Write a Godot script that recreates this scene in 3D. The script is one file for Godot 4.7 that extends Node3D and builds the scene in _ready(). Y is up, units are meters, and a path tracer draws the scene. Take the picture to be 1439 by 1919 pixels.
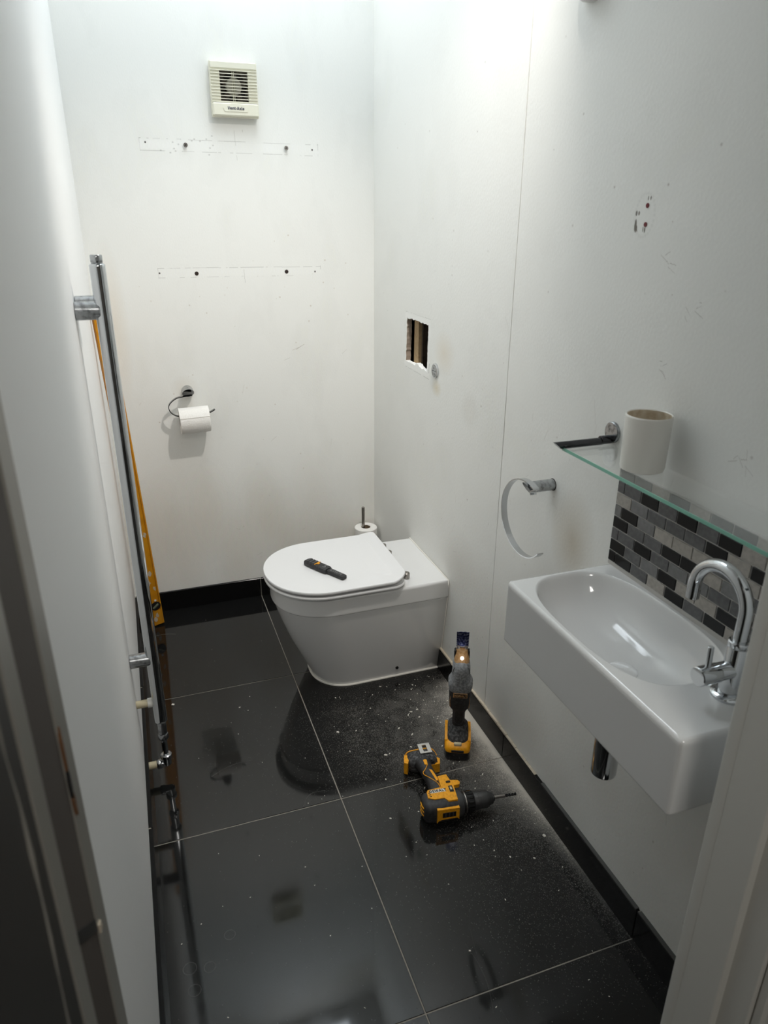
extends Node3D
# A narrow cloakroom: x runs left to right (right wall at 0), y up, z from the back wall (0) to the doorway (2.1).

var M := {}
var rng := RandomNumberGenerator.new()
var uv_of := 0   # which wall's own uv the next vertices get

func _ready():
	rng.seed = 7
	# --- camera, sky, lights, exposure
	var cam := Camera3D.new()
	cam.name = "camera"
	cam.transform = Transform3D(Basis(Vector3(0.94366, 0.00439, 0.33088), Vector3(0.12252, 0.92421, -0.36171), Vector3(-0.30739, 0.38187, 0.87160)), Vector3(-0.88907, 1.45949, 2.64426))
	cam.near = 0.02
	var att := CameraAttributesPhysical.new()
	att.frustum_focal_length = 16.744
	att.frustum_focus_distance = 2.3
	att.exposure_aperture = 4.6
	cam.attributes = att
	add_child(cam)
	cam.fov = 71.268
	cam.current = true
	var env := Environment.new()
	env.background_mode = Environment.BG_COLOR
	env.background_color = Color(0.75, 0.85, 1.0)
	env.background_energy_multiplier = 0.05
	env.tonemap_mode = Environment.TONE_MAPPER_LINEAR
	env.tonemap_exposure = 1.06
	env.sdfgi_enabled = true
	env.ssao_enabled = true
	env.ssil_enabled = true
	var we := WorldEnvironment.new()
	we.name = "world_environment"
	we.environment = env
	add_child(we)
	area_light("rooflight_daylight", Vector3(-0.425, 2.755, 0.56), Vector2(0.47, 0.94), 0.74, Color(0.94, 0.975, 1.0))
	var sp := SpotLight3D.new()
	sp.name = "downlight_beam"
	sp.light_color = Color(1.0, 0.975, 0.945)
	sp.light_energy = 1.25
	sp.light_size = 0.035
	sp.spot_angle = 42.0
	sp.spot_angle_attenuation = 0.9
	sp.spot_range = 8.0
	sp.spot_attenuation = 2.0
	sp.shadow_enabled = true
	add_child(sp)
	sp.look_at_from_position(Vector3(-0.2, 2.372, 1.3), Vector3(-0.60, 0.55, 0.25))
	area_light("hall_fill", Vector3(-0.7, 2.38, 3.3), Vector2(0.5, 0.5), 1.25, Color(1.0, 0.985, 0.96))  # unseen fill added in the hall to lift the lower walls
	make_materials()
	room()
	wall_fittings()
	toilet()
	radiator()
	basin_corner()
	multi_tool()
	drill()
	debris()

func area_light(called: String, at: Vector3, size: Vector2, energy: float, col: Color):
	var a := AreaLight3D.new()
	a.name = called
	a.area_size = size
	a.area_normalize_energy = true
	a.light_energy = energy
	a.light_color = col
	a.area_range = 12.0
	a.shadow_enabled = true
	add_child(a)
	a.position = at
	a.rotation.x = -PI / 2

# ---------------------------------------------------------------- mesh helpers
func S(group := 0xFFFFFFFF) -> SurfaceTool:
	var st := SurfaceTool.new()
	st.begin(Mesh.PRIMITIVE_TRIANGLES)
	st.set_smooth_group(group)
	return st

func vtx(st: SurfaceTool, p: Vector3):
	if uv_of == 1:
		st.set_uv(Vector2(p.x + 1.0, p.z / 2.3))
	elif uv_of == 2:
		st.set_uv(Vector2(p.x + 1.0, 1.0 - p.y / 2.4))
	elif uv_of == 3:
		st.set_uv(Vector2(p.z / 2.12, 1.0 - p.y / 2.4))
	st.add_vertex(p)

func tri(st: SurfaceTool, a: Vector3, b: Vector3, c: Vector3):   # outside sees a, b, c counter-clockwise
	vtx(st, a)
	vtx(st, c)
	vtx(st, b)

func quad(st: SurfaceTool, a: Vector3, b: Vector3, c: Vector3, d: Vector3):
	tri(st, a, b, c)
	tri(st, a, c, d)

func face(st: SurfaceTool, pts: Array, inside: Vector3):          # a face of a convex solid, turned away from its inside
	var n: Vector3 = (pts[1] - pts[0]).cross(pts[2] - pts[0])
	if n.dot(pts[0] - inside) < 0.0:
		pts.reverse()
	for i in range(1, pts.size() - 1):
		tri(st, pts[0], pts[i], pts[i + 1])

func box(st: SurfaceTool, c: Vector3, s: Vector3, b := 0.0, xf := Transform3D()):
	st.set_smooth_group(0xFFFFFFFF)
	var h := s / 2.0
	b = minf(b, minf(h.x, minf(h.y, h.z)) * 0.95)
	var ins := xf * c
	var P := func(ax: int, sg: Array) -> Vector3:
		var v := Vector3()
		for k in 3:
			v[k] = sg[k] * (h[k] if k == ax or b == 0.0 else h[k] - b)
		return xf * (c + v)
	for ax in 3:
		var u := (ax + 1) % 3
		var w := (ax + 2) % 3
		for s0 in [-1, 1]:
			var q := []
			for t in [[-1, -1], [1, -1], [1, 1], [-1, 1]]:
				var sg := [0, 0, 0]
				sg[ax] = s0
				sg[u] = t[0]
				sg[w] = t[1]
				q.append(P.call(ax, sg))
			face(st, q, ins)
	if b == 0.0:
		return
	for ax in 3:
		var u := (ax + 1) % 3
		var w := (ax + 2) % 3
		for su in [-1, 1]:
			for sw in [-1, 1]:
				var e0 := [0, 0, 0]
				e0[u] = su
				e0[w] = sw
				var e1 := e0.duplicate()
				e0[ax] = -1
				e1[ax] = 1
				face(st, [P.call(u, e0), P.call(u, e1), P.call(w, e1), P.call(w, e0)], ins)
	for sx in [-1, 1]:
		for sy in [-1, 1]:
			for sz in [-1, 1]:
				var g := [sx, sy, sz]
				face(st, [P.call(0, g), P.call(1, g), P.call(2, g)], ins)

func boxm(c: Vector3, s: Vector3, b := 0.0) -> SurfaceTool:
	var st := S()
	box(st, c, s, b)
	return st

func spow(v: float, e: float) -> float:
	return signf(v) * pow(absf(v), e)

func ring(y: float, hx: float, hz: float, cx := 0.0, cz := 0.0, n := 2.0, k := 24, xf := Transform3D()) -> PackedVector3Array:
	var out := PackedVector3Array()
	for i in k:
		var a := TAU * i / k
		out.append(xf * Vector3(cx + hx * spow(cos(a), 2.0 / n), y, cz - hz * spow(sin(a), 2.0 / n)))
	return out

func loft(st: SurfaceTool, rings: Array, cap0 := true, cap1 := true, smooth := true):
	st.set_smooth_group(1 if smooth else 0xFFFFFFFF)
	for i in rings.size() - 1:
		var a: PackedVector3Array = rings[i]
		var b: PackedVector3Array = rings[i + 1]
		for j in a.size():
			var k := (j + 1) % a.size()
			quad(st, a[j], a[k], b[k], b[j])
	st.set_smooth_group(0xFFFFFFFF)
	if cap0:
		cap(st, rings[0], true)
	if cap1:
		cap(st, rings[-1], false)

func cap(st: SurfaceTool, r: PackedVector3Array, flip: bool):
	var c := Vector3()
	for p in r:
		c += p
	c /= r.size()
	for j in r.size():
		var k := (j + 1) % r.size()
		if flip:
			tri(st, c, r[k], r[j])
		else:
			tri(st, c, r[j], r[k])

func secs(st: SurfaceTool, list: Array, k := 24, xf := Transform3D(), cap0 := true, cap1 := true):   # [y, hx, hz, cx, cz, n]
	var rs := []
	for s in list:
		rs.append(ring(s[0], s[1], s[2], s[3] if s.size() > 3 else 0.0, s[4] if s.size() > 4 else 0.0, s[5] if s.size() > 5 else 2.0, k, xf))
	loft(st, rs, cap0, cap1)

func lathe(st: SurfaceTool, prof: Array, k := 24, xf := Transform3D(), cap0 := true, cap1 := true):  # [radius, y] from low to high; each band with edges of its own where the profile turns sharply
	var run := [prof[0]]
	for i in range(1, prof.size()):
		run.append(prof[i])
		var sharp := i == prof.size() - 1
		if not sharp:
			var d0 := Vector2(prof[i][0] - prof[i - 1][0], prof[i][1] - prof[i - 1][1])
			var d1 := Vector2(prof[i + 1][0] - prof[i][0], prof[i + 1][1] - prof[i][1])
			sharp = absf(d0.angle_to(d1)) > 0.7
		if sharp:
			var rs := []
			for q in run:
				rs.append(ring(q[1], q[0], q[0], 0, 0, 2.0, k, xf))
			st.set_smooth_group(2 + i)
			for a in rs.size() - 1:
				for j in k:
					quad(st, rs[a][j], rs[a][(j + 1) % k], rs[a + 1][(j + 1) % k], rs[a + 1][j])
			run = [prof[i]]
	st.set_smooth_group(0xFFFFFFFF)
	if cap0:
		cap(st, ring(prof[0][1], prof[0][0], prof[0][0], 0, 0, 2.0, k, xf), true)
	if cap1:
		cap(st, ring(prof[-1][1], prof[-1][0], prof[-1][0], 0, 0, 2.0, k, xf), false)

func towards(d: Vector3, at := Vector3.ZERO) -> Transform3D:       # local y runs along d
	d = d.normalized()
	var side := Vector3.RIGHT if absf(d.x) < 0.8 else Vector3.BACK
	var z := side.cross(d).normalized()
	return Transform3D(Basis(d.cross(z).normalized(), d, z), at)

func rod(st: SurfaceTool, a: Vector3, b: Vector3, r: float, k := 20, bev := 0.0):
	var l := a.distance_to(b)
	if bev > 0.0:
		lathe(st, [[r - bev, 0.0], [r, bev], [r, l - bev], [r - bev, l]], k, towards(b - a, a))
	else:
		lathe(st, [[r, 0.0], [r, l]], k, towards(b - a, a))

func tube(st: SurfaceTool, pts: Array, r: float, k := 16):
	var rs := []
	var t0: Vector3 = (pts[1] - pts[0]).normalized()
	var xf := towards(t0)
	var bx := xf.basis
	for i in pts.size():
		var t: Vector3 = (pts[mini(i + 1, pts.size() - 1)] - pts[maxi(i - 1, 0)]).normalized()
		var ax := t0.cross(t)
		if ax.length() > 1e-5:
			bx = Basis(ax.normalized(), t0.angle_to(t)) * bx
		t0 = t
		rs.append(ring(0, r, r, 0, 0, 2.0, k, Transform3D(bx, pts[i])))
	loft(st, rs)

func band(st: SurfaceTool, pts: Array, wide: Vector3, w: float, t: float):    # a flat strip bent along pts, w across and t thick
	var rs := []
	for i in pts.size():
		var d: Vector3 = (pts[mini(i + 1, pts.size() - 1)] - pts[maxi(i - 1, 0)]).normalized()
		var n := d.cross(wide).normalized() * t / 2
		var u := wide.normalized() * w / 2
		rs.append(PackedVector3Array([pts[i] - u - n, pts[i] - u + n, pts[i] + u + n, pts[i] + u - n]))
	st.set_smooth_group(0xFFFFFFFF)
	for i in rs.size() - 1:
		for j in 4:
			st.set_smooth_group(10 + j)
			quad(st, rs[i][j], rs[i][(j + 1) % 4], rs[i + 1][(j + 1) % 4], rs[i + 1][j])
	st.set_smooth_group(0xFFFFFFFF)
	cap(st, rs[0], true)
	cap(st, rs[-1], false)

func curve(ctrl: Array, per := 8) -> Array:                        # a smooth line through the points
	var out := []
	for i in ctrl.size() - 1:
		for s in per:
			out.append(ctrl[i].cubic_interpolate(ctrl[i + 1], ctrl[maxi(i - 1, 0)], ctrl[mini(i + 2, ctrl.size() - 1)], float(s) / per))
	out.append(ctrl[-1])
	return out

func prism(st: SurfaceTool, poly: PackedVector2Array, z0: float, z1: float, xf := Transform3D()):     # poly in local x, y; drawn out along local z
	st.set_smooth_group(0xFFFFFFFF)
	if Geometry2D.is_polygon_clockwise(poly):
		poly = poly.duplicate()
		poly.reverse()
	var ids := Geometry2D.triangulate_polygon(poly)
	for i in range(0, ids.size(), 3):
		var a := poly[ids[i]]
		var b := poly[ids[i + 1]]
		var c := poly[ids[i + 2]]
		if (b - a).cross(c - a) < 0.0:
			var t := b
			b = c
			c = t
		tri(st, xf * Vector3(a.x, a.y, z1), xf * Vector3(b.x, b.y, z1), xf * Vector3(c.x, c.y, z1))
		tri(st, xf * Vector3(a.x, a.y, z0), xf * Vector3(c.x, c.y, z0), xf * Vector3(b.x, b.y, z0))
	for i in poly.size():
		var a := poly[i]
		var b := poly[(i + 1) % poly.size()]
		quad(st, xf * Vector3(a.x, a.y, z0), xf * Vector3(b.x, b.y, z0), xf * Vector3(b.x, b.y, z1), xf * Vector3(a.x, a.y, z1))

func pv(a: Array) -> PackedVector2Array:
	var o := PackedVector2Array()
	for i in range(0, a.size(), 2):
		o.append(Vector2(a[i], a[i + 1]))
	return o

# ---------------------------------------------------------------- objects
var taken := {}
func numbered(n: String) -> String:
	taken[n] = taken.get(n, -1) + 1
	return n if taken[n] == 0 else "%s_%03d" % [n, taken[n]]

func obj(called: String, st: SurfaceTool, m: Material, parent: Node = self) -> MeshInstance3D:
	st.generate_normals()
	return put(called, st.commit(), m, parent)

func put(called: String, mesh: Mesh, m: Material, parent: Node = self) -> MeshInstance3D:
	var o := MeshInstance3D.new()
	o.name = numbered(called) if parent == self else called
	o.mesh = mesh
	o.material_override = m
	o.cast_shadow = GeometryInstance3D.SHADOW_CASTING_SETTING_ON
	parent.add_child(o, true)
	return o

func thing(called: String, label: String, category: String, at := Vector3.ZERO, turn := 0.0, group := "") -> Node3D:
	var o := Node3D.new()
	o.name = numbered(called)
	add_child(o)
	o.position = at
	o.rotation.y = turn
	tag(o, label, category, group)
	return o

func tag(o: Node, label: String, category: String, group := ""):
	o.set_meta("label", label)
	o.set_meta("category", category)
	if group:
		o.set_meta("group", group)

func struct(called: String, st: SurfaceTool, m: Material) -> MeshInstance3D:
	var o := obj(called, st, m)
	o.set_meta("kind", "structure")
	return o

func words(called: String, text: String, size: float, depth: float, m: Material, parent: Node, xf: Transform3D, bold := 700) -> MeshInstance3D:
	var t := TextMesh.new()
	var f := SystemFont.new()
	f.font_names = PackedStringArray(["Droid Sans"])
	f.font_weight = bold
	t.font = f
	t.text = text
	t.font_size = 64
	t.pixel_size = size / 46.0
	t.depth = depth
	t.curve_step = 4.0
	var o := put(called, t, m, parent)
	o.transform = xf
	return o

# ---------------------------------------------------------------- materials
func mat(col: Color, rough: float, metal := 0.0, spec := 0.5) -> StandardMaterial3D:
	var m := StandardMaterial3D.new()
	m.albedo_color = col
	m.roughness = rough
	m.metallic = metal
	m.metallic_specular = spec
	return m

func noise_tex(freq: float, seed_: int, ramp: Array, normal := false, size := 256, oct := 3) -> NoiseTexture2D:
	var t := NoiseTexture2D.new()
	var n := FastNoiseLite.new()
	n.seed = seed_
	n.frequency = freq
	n.fractal_octaves = oct
	t.noise = n
	t.width = size
	t.height = size
	t.seamless = true
	t.as_normal_map = normal
	if normal:
		t.bump_strength = 4.0
	if ramp:
		var g := Gradient.new()
		g.offsets = PackedFloat32Array([0.0, 0.5, 1.0] if ramp.size() == 3 else [0.0, 1.0])
		g.colors = PackedColorArray(ramp)
		t.color_ramp = g
	return t

func tri_tex(m: StandardMaterial3D, tex: Texture2D, scale: float, world := false) -> StandardMaterial3D:
	m.albedo_texture = tex
	m.uv1_triplanar = true
	m.uv1_world_triplanar = world
	m.uv1_scale = Vector3.ONE * scale
	return m

var paint_bump: NoiseTexture2D
func paint(tex: Texture2D, reach: Vector2) -> StandardMaterial3D:
	var m := mat(Color(0.985, 0.985, 0.975), 0.55, 0.0, 0.4)
	m.albedo_texture = tex
	m.normal_enabled = true
	m.normal_texture = paint_bump
	m.normal_scale = 0.08
	m.uv1_scale = Vector3.ONE
	if tex == null:
		m.albedo_color = Color(0.945, 0.945, 0.94)
		m.uv1_triplanar = true
		m.uv1_world_triplanar = true
		m.uv1_scale = Vector3.ONE * 5.0
	else:
		m.normal_texture = noise_tex(0.22, 4, [], true, 1024, 2)
		m.normal_scale = 0.025
	return m

func make_materials():
	paint_bump = noise_tex(0.05, 3, [], true, 512, 4)
	M.paint = paint(null, Vector2.ZERO)
	M.ceramic = mat(Color(0.885, 0.885, 0.88), 0.1)
	M.ceramic.clearcoat_enabled = true
	M.ceramic.clearcoat = 0.4
	M.ceramic.clearcoat_roughness = 0.05
	M.seat = mat(Color(0.90, 0.90, 0.90), 0.28)
	M.chrome = mat(Color(0.80, 0.81, 0.82), 0.06, 1.0)
	M.chrome_worn = mat(Color(0.72, 0.73, 0.74), 0.25, 1.0)
	tri_tex(M.chrome_worn, noise_tex(0.03, 11, [Color(0.6, 0.6, 0.6), Color(0.95, 0.95, 0.95), Color(1, 1, 1)]), 8.0)
	M.steel = mat(Color(0.62, 0.6, 0.58), 0.32, 1.0)
	M.bright_steel = mat(Color(0.86, 0.85, 0.83), 0.42, 0.85)
	M.dark_metal = mat(Color(0.33, 0.33, 0.33), 0.38, 0.7)
	M.dark_chrome = mat(Color(0.3, 0.3, 0.31), 0.14, 1.0)
	M.skirting = mat(Color(0.075, 0.075, 0.075), 0.12, 0.0, 0.36)
	M.skirting_top = mat(Color(0.3, 0.3, 0.29), 0.6)
	M.grout = mat(Color(0.60, 0.58, 0.54), 0.9)
	M.grout_light = mat(Color(0.80, 0.79, 0.77), 0.9)
	M.caulk = mat(Color(0.9, 0.89, 0.86), 0.5)
	M.caulk_old = mat(Color(0.80, 0.75, 0.67), 0.8)
	M.gloss_wood = mat(Color(0.82, 0.815, 0.79), 0.35)
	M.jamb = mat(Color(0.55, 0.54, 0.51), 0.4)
	M.rebate = mat(Color(0.27, 0.24, 0.215), 0.7)  # shade of the dark hall on the left jamb, put into a brown colour
	M.hall_wall = mat(Color(0.5, 0.49, 0.47), 0.8)
	M.door = mat(Color(0.15, 0.14, 0.13), 0.5)
	M.hall_dark = mat(Color(0.2, 0.195, 0.18), 0.8)
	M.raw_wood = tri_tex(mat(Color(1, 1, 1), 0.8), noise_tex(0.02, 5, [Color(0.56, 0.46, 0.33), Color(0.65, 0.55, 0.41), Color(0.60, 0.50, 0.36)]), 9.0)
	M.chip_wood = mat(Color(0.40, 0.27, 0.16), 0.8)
	M.dark_and_shade_wood = tri_tex(mat(Color(1, 1, 1), 0.85), noise_tex(0.02, 6, [Color(0.13, 0.1, 0.07), Color(0.24, 0.18, 0.13), Color(0.18, 0.14, 0.1)]), 9.0)  # brown timber; on the stud side it stands for shade
	M.cavity = mat(Color(0.07, 0.06, 0.055), 0.95)
	M.core = mat(Color(0.62, 0.56, 0.5), 0.95)
	M.vent = mat(Color(0.91, 0.90, 0.83), 0.45)
	M.vent_in = mat(Color(0.45, 0.42, 0.39), 0.7)
	M.vent_hub = mat(Color(0.80, 0.79, 0.76), 0.5)
	M.vent_dark = mat(Color(0.12, 0.11, 0.1), 0.6)
	M.navy = mat(Color(0.06, 0.10, 0.25), 0.5)
	M.black = mat(Color(0.07, 0.07, 0.072), 0.55)
	M.rubber = tri_tex(mat(Color(1, 1, 1), 0.6), noise_tex(0.03, 27, [Color(0.13, 0.13, 0.135), Color(0.17, 0.17, 0.175), Color(0.27, 0.27, 0.27)], false, 256, 4), 12.0)
	M.inlay = mat(Color(0.45, 0.45, 0.45), 0.6)
	M.black_gloss = mat(Color(0.05, 0.05, 0.05), 0.2)
	M.grey_plastic = mat(Color(0.25, 0.25, 0.255), 0.5)
	M.yellow = tri_tex(mat(Color(1, 1, 1), 0.42), noise_tex(0.04, 21, [Color(0.84, 0.56, 0.06), Color(0.95, 0.65, 0.08), Color(0.97, 0.69, 0.12)]), 10.0)
	M.level = tri_tex(mat(Color(1, 1, 1), 0.45), noise_tex(0.012, 22, [Color(0.80, 0.53, 0.06), Color(0.86, 0.58, 0.07), Color(0.84, 0.60, 0.16)]), 3.0)
	M.dusty = tri_tex(mat(Color(1, 1, 1), 0.85), noise_tex(0.03, 23, [Color(0.1, 0.1, 0.105), Color(0.24, 0.24, 0.245), Color(0.55, 0.55, 0.54)], false, 256, 5), 14.0)
	M.dusty_grey = tri_tex(mat(Color(1, 1, 1), 0.85), noise_tex(0.03, 24, [Color(0.36, 0.365, 0.37), Color(0.54, 0.55, 0.56), Color(0.76, 0.76, 0.75)], false, 256, 5), 14.0)
	M.tan = tri_tex(mat(Color(1, 1, 1), 0.7), noise_tex(0.03, 25, [Color(0.55, 0.36, 0.16), Color(0.72, 0.55, 0.36), Color(0.82, 0.72, 0.58)], false, 256, 4), 14.0)
	M.blued = tri_tex(mat(Color(1, 1, 1), 0.35, 0.9), noise_tex(0.03, 26, [Color(0.12, 0.13, 0.22), Color(0.3, 0.33, 0.52), Color(0.85, 0.87, 0.92)], false, 256, 5), 16.0)
	M.paper = mat(Color(0.94, 0.93, 0.91), 0.95)
	M.paper.normal_enabled = true
	M.paper.normal_texture = noise_tex(0.06, 31, [], true)
	M.paper.normal_scale = 0.5
	M.paper.uv1_triplanar = true
	M.paper.uv1_scale = Vector3.ONE * 9.0
	M.cardboard = mat(Color(0.5, 0.43, 0.35), 0.9)
	M.cup = mat(Color(0.90, 0.89, 0.86), 0.3)
	M.cup_stain = tri_tex(mat(Color(1, 1, 1), 0.6), noise_tex(0.03, 33, [Color(0.72, 0.64, 0.52), Color(0.82, 0.77, 0.68), Color(0.87, 0.84, 0.78)]), 8.0)
	M.red_plug = mat(Color(0.42, 0.05, 0.09), 0.6)
	M.brown_plug = mat(Color(0.17, 0.12, 0.09), 0.8)
	M.white_plastic = mat(Color(0.88, 0.88, 0.86), 0.4)
	M.sleeve = mat(Color(0.78, 0.74, 0.62), 0.5)
	M.green_edge = mat(Color(0.52, 0.76, 0.68), 0.15)
	M.glass = mat(Color(0.86, 0.95, 0.92, 0.03), 0.03)
	M.glass.transparency = BaseMaterial3D.TRANSPARENCY_ALPHA
	M.vial = mat(Color(0.35, 0.37, 0.3), 0.15)
	M.t_black = mat(Color(0.06, 0.06, 0.063), 0.3, 0.0, 0.35)
	M.t_dark = tri_tex(mat(Color(1, 1, 1), 0.4), noise_tex(0.05, 41, [Color(0.31, 0.31, 0.315), Color(0.36, 0.36, 0.365), Color(0.42, 0.42, 0.42)]), 6.0)
	M.t_mid = tri_tex(mat(Color(1, 1, 1), 0.4), noise_tex(0.05, 42, [Color(0.42, 0.42, 0.42), Color(0.46, 0.46, 0.46), Color(0.5, 0.5, 0.5)]), 6.0)
	M.t_light = tri_tex(mat(Color(1, 1, 1), 0.6), noise_tex(0.05, 43, [Color(0.60, 0.58, 0.55), Color(0.66, 0.64, 0.61), Color(0.71, 0.69, 0.66)]), 6.0)
	M.chip = mat(Color(0.88, 0.86, 0.82), 0.9)
	M.pane = mat(Color(0.9, 0.95, 1.0), 0.5)
	M.pane.emission_enabled = true
	M.pane.emission = Color(0.93, 0.97, 1.0)
	M.pane.emission_energy_multiplier = 1.6
	M.led = mat(Color(1, 1, 1), 0.5)
	M.led.emission_enabled = true
	M.led.emission = Color(1.0, 0.98, 0.94)
	M.led.emission_energy_multiplier = 2.0

# a wall's paint as an image: worn marks and some painted-in light and shade, drawn in metres over an even coat
class Coat:
	var img: Image
	var origin: Vector2
	var size: Vector2
	func _init(w: int, h: int, o: Vector2, s: Vector2, base: Color, seed_: int):
		origin = o
		size = s
		img = Image.create(w, h, true, Image.FORMAT_RGB8)
		img.fill(base)
		var n := FastNoiseLite.new()
		n.seed = seed_
		n.frequency = 0.02
		n.fractal_octaves = 4
		var small := n.get_image(256, 256, false, false, false)
		small.convert(Image.FORMAT_RGB8)
		var big := Image.create(256, 256, false, Image.FORMAT_RGBA8)
		for y in 256:
			for x in 256:
				var v := small.get_pixel(x, y).r
				big.set_pixel(x, y, Color(0.6, 0.57, 0.5, clampf(v - 0.5, 0.0, 1.0) * 0.10))
		big.resize(w, h, Image.INTERPOLATE_CUBIC)
		img.convert(Image.FORMAT_RGBA8)
		img.blend_rect(big, Rect2i(0, 0, w, h), Vector2i.ZERO)
	func px(p: Vector2) -> Vector2:
		return Vector2((p.x - origin.x) / size.x * img.get_width(), (1.0 - (p.y - origin.y) / size.y) * img.get_height())
	func dot(x: int, y: int, c: Color, a: float):
		if x >= 0 and y >= 0 and x < img.get_width() and y < img.get_height():
			img.set_pixel(x, y, img.get_pixel(x, y).lerp(c, a))
	func line(a: Vector2, b: Vector2, c: Color, alpha: float, r: RandomNumberGenerator, gaps := 0.0):
		var p := px(a)
		var q := px(b)
		var n := int(maxf(absf(q.x - p.x), absf(q.y - p.y))) + 1
		var on := 1.0
		for i in n + 1:
			if r.randf() < 0.06:
				on = 0.0 if r.randf() < gaps else r.randf_range(0.4, 1.0)
			var s := p.lerp(q, float(i) / n)
			dot(int(s.x), int(s.y), c, alpha * on)
	func blob(at: Vector2, rad: Vector2, c: Color, alpha: float, soft := 1.0):
		var p := px(at)
		var rx := rad.x / size.x * img.get_width()
		var ry := rad.y / size.y * img.get_height()
		for y in range(int(p.y - ry) - 1, int(p.y + ry) + 2):
			for x in range(int(p.x - rx) - 1, int(p.x + rx) + 2):
				var d := Vector2((x + 0.5 - p.x) / rx, (y + 0.5 - p.y) / ry).length()
				if d < 1.0:
					dot(x, y, c, alpha * (minf(1.0, (1.0 - d) / soft)))
	func tex() -> ImageTexture:
		img.convert(Image.FORMAT_RGB8)
		return ImageTexture.create_from_image(img)

const GREY := Color(0.42, 0.41, 0.39)
const COAT := Color(0.962, 0.962, 0.956)

func back_paint() -> StandardMaterial3D:
	var c := Coat.new(1024, 2048, Vector2(-1, 0), Vector2(1, 2.4), COAT, 51)
	for strip in [[-0.782, -0.202, 1.687, 1.651], [-0.768, -0.205, 1.296, 1.264]]:
		for k in 40:
			var x := lerpf(strip[0], strip[1], k / 40.0)
			c.blob(Vector2(x + 0.007, (strip[2] + strip[3]) / 2), Vector2(0.012, 0.018), Color(0.97, 0.97, 0.965), 0.6, 0.3)
		c.line(Vector2(strip[0], strip[2]), Vector2(strip[1], strip[2] - 0.003), GREY, 0.4, rng, 0.45)
		c.line(Vector2(strip[0], strip[3] + 0.001), Vector2(strip[1], strip[3]), GREY, 0.35, rng, 0.5)
		c.line(Vector2(strip[0], strip[2]), Vector2(strip[0], strip[3]), GREY, 0.3, rng, 0.4)
		c.line(Vector2(strip[1], strip[2]), Vector2(strip[1], strip[3]), GREY, 0.35, rng, 0.4)
		c.line(Vector2(-0.482, strip[2] + 0.03), Vector2(-0.478, strip[3] - 0.02), GREY, 0.3, rng, 0.5)
	c.line(Vector2(-0.455, 1.72), Vector2(-0.455, 1.69), GREY, 0.5, rng, 0.2)
	for p in [[-0.764, 1.675], [-0.222, 1.669], [-0.764, 1.28], [-0.225, 1.276]]:
		c.blob(Vector2(p[0], p[1]), Vector2(0.003, 0.0035), Color(0.2, 0.18, 0.17), 0.9, 0.4)
	for k in 14:
		c.blob(Vector2(rng.randf_range(-0.72, -0.55), rng.randf_range(1.62, 1.70)), Vector2(0.004, 0.003), GREY, 0.35, 1.0)
	c.line(Vector2(-0.306, 1.002), Vector2(-0.275, 1.02), Color(0.5, 0.45, 0.4), 0.6, rng, 0.2)
	c.line(Vector2(-0.32, 1.0), Vector2(-0.295, 1.01), Color(0.6, 0.55, 0.5), 0.4, rng, 0.2)
	for k in 60:
		c.blob(Vector2(rng.randf_range(-0.95, -0.05), rng.randf_range(0.1, 1.4)), Vector2.ONE * rng.randf_range(0.0015, 0.004), Color(0.6, 0.5, 0.4), rng.randf_range(0.1, 0.4))
	for k in 14:
		var a := Vector2(rng.randf_range(-0.9, -0.1), rng.randf_range(0.15, 1.0))
		c.line(a, a + Vector2(rng.randf_range(-0.03, 0.03), rng.randf_range(-0.03, 0.03)), Color(0.6, 0.56, 0.5), 0.3, rng, 0.3)
	c.blob(Vector2(-0.72, 0.885), Vector2(0.05, 0.05), Color(0.8, 0.74, 0.66), 0.25)
	for k in 30:
		c.blob(Vector2(-1.0 + k * 0.035, rng.randf_range(0.12, 0.42)), Vector2(0.1, 0.22), Color(0.84, 0.79, 0.72), 0.12)  # warm light low on the wall, put into the paint
	c.blob(Vector2(-0.93, 1.1), Vector2(0.05, 0.3), Color(0.82, 0.72, 0.6), 0.25)  # brownish shading by the left corner, put into the paint
	return paint(c.tex(), c.size)

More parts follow.
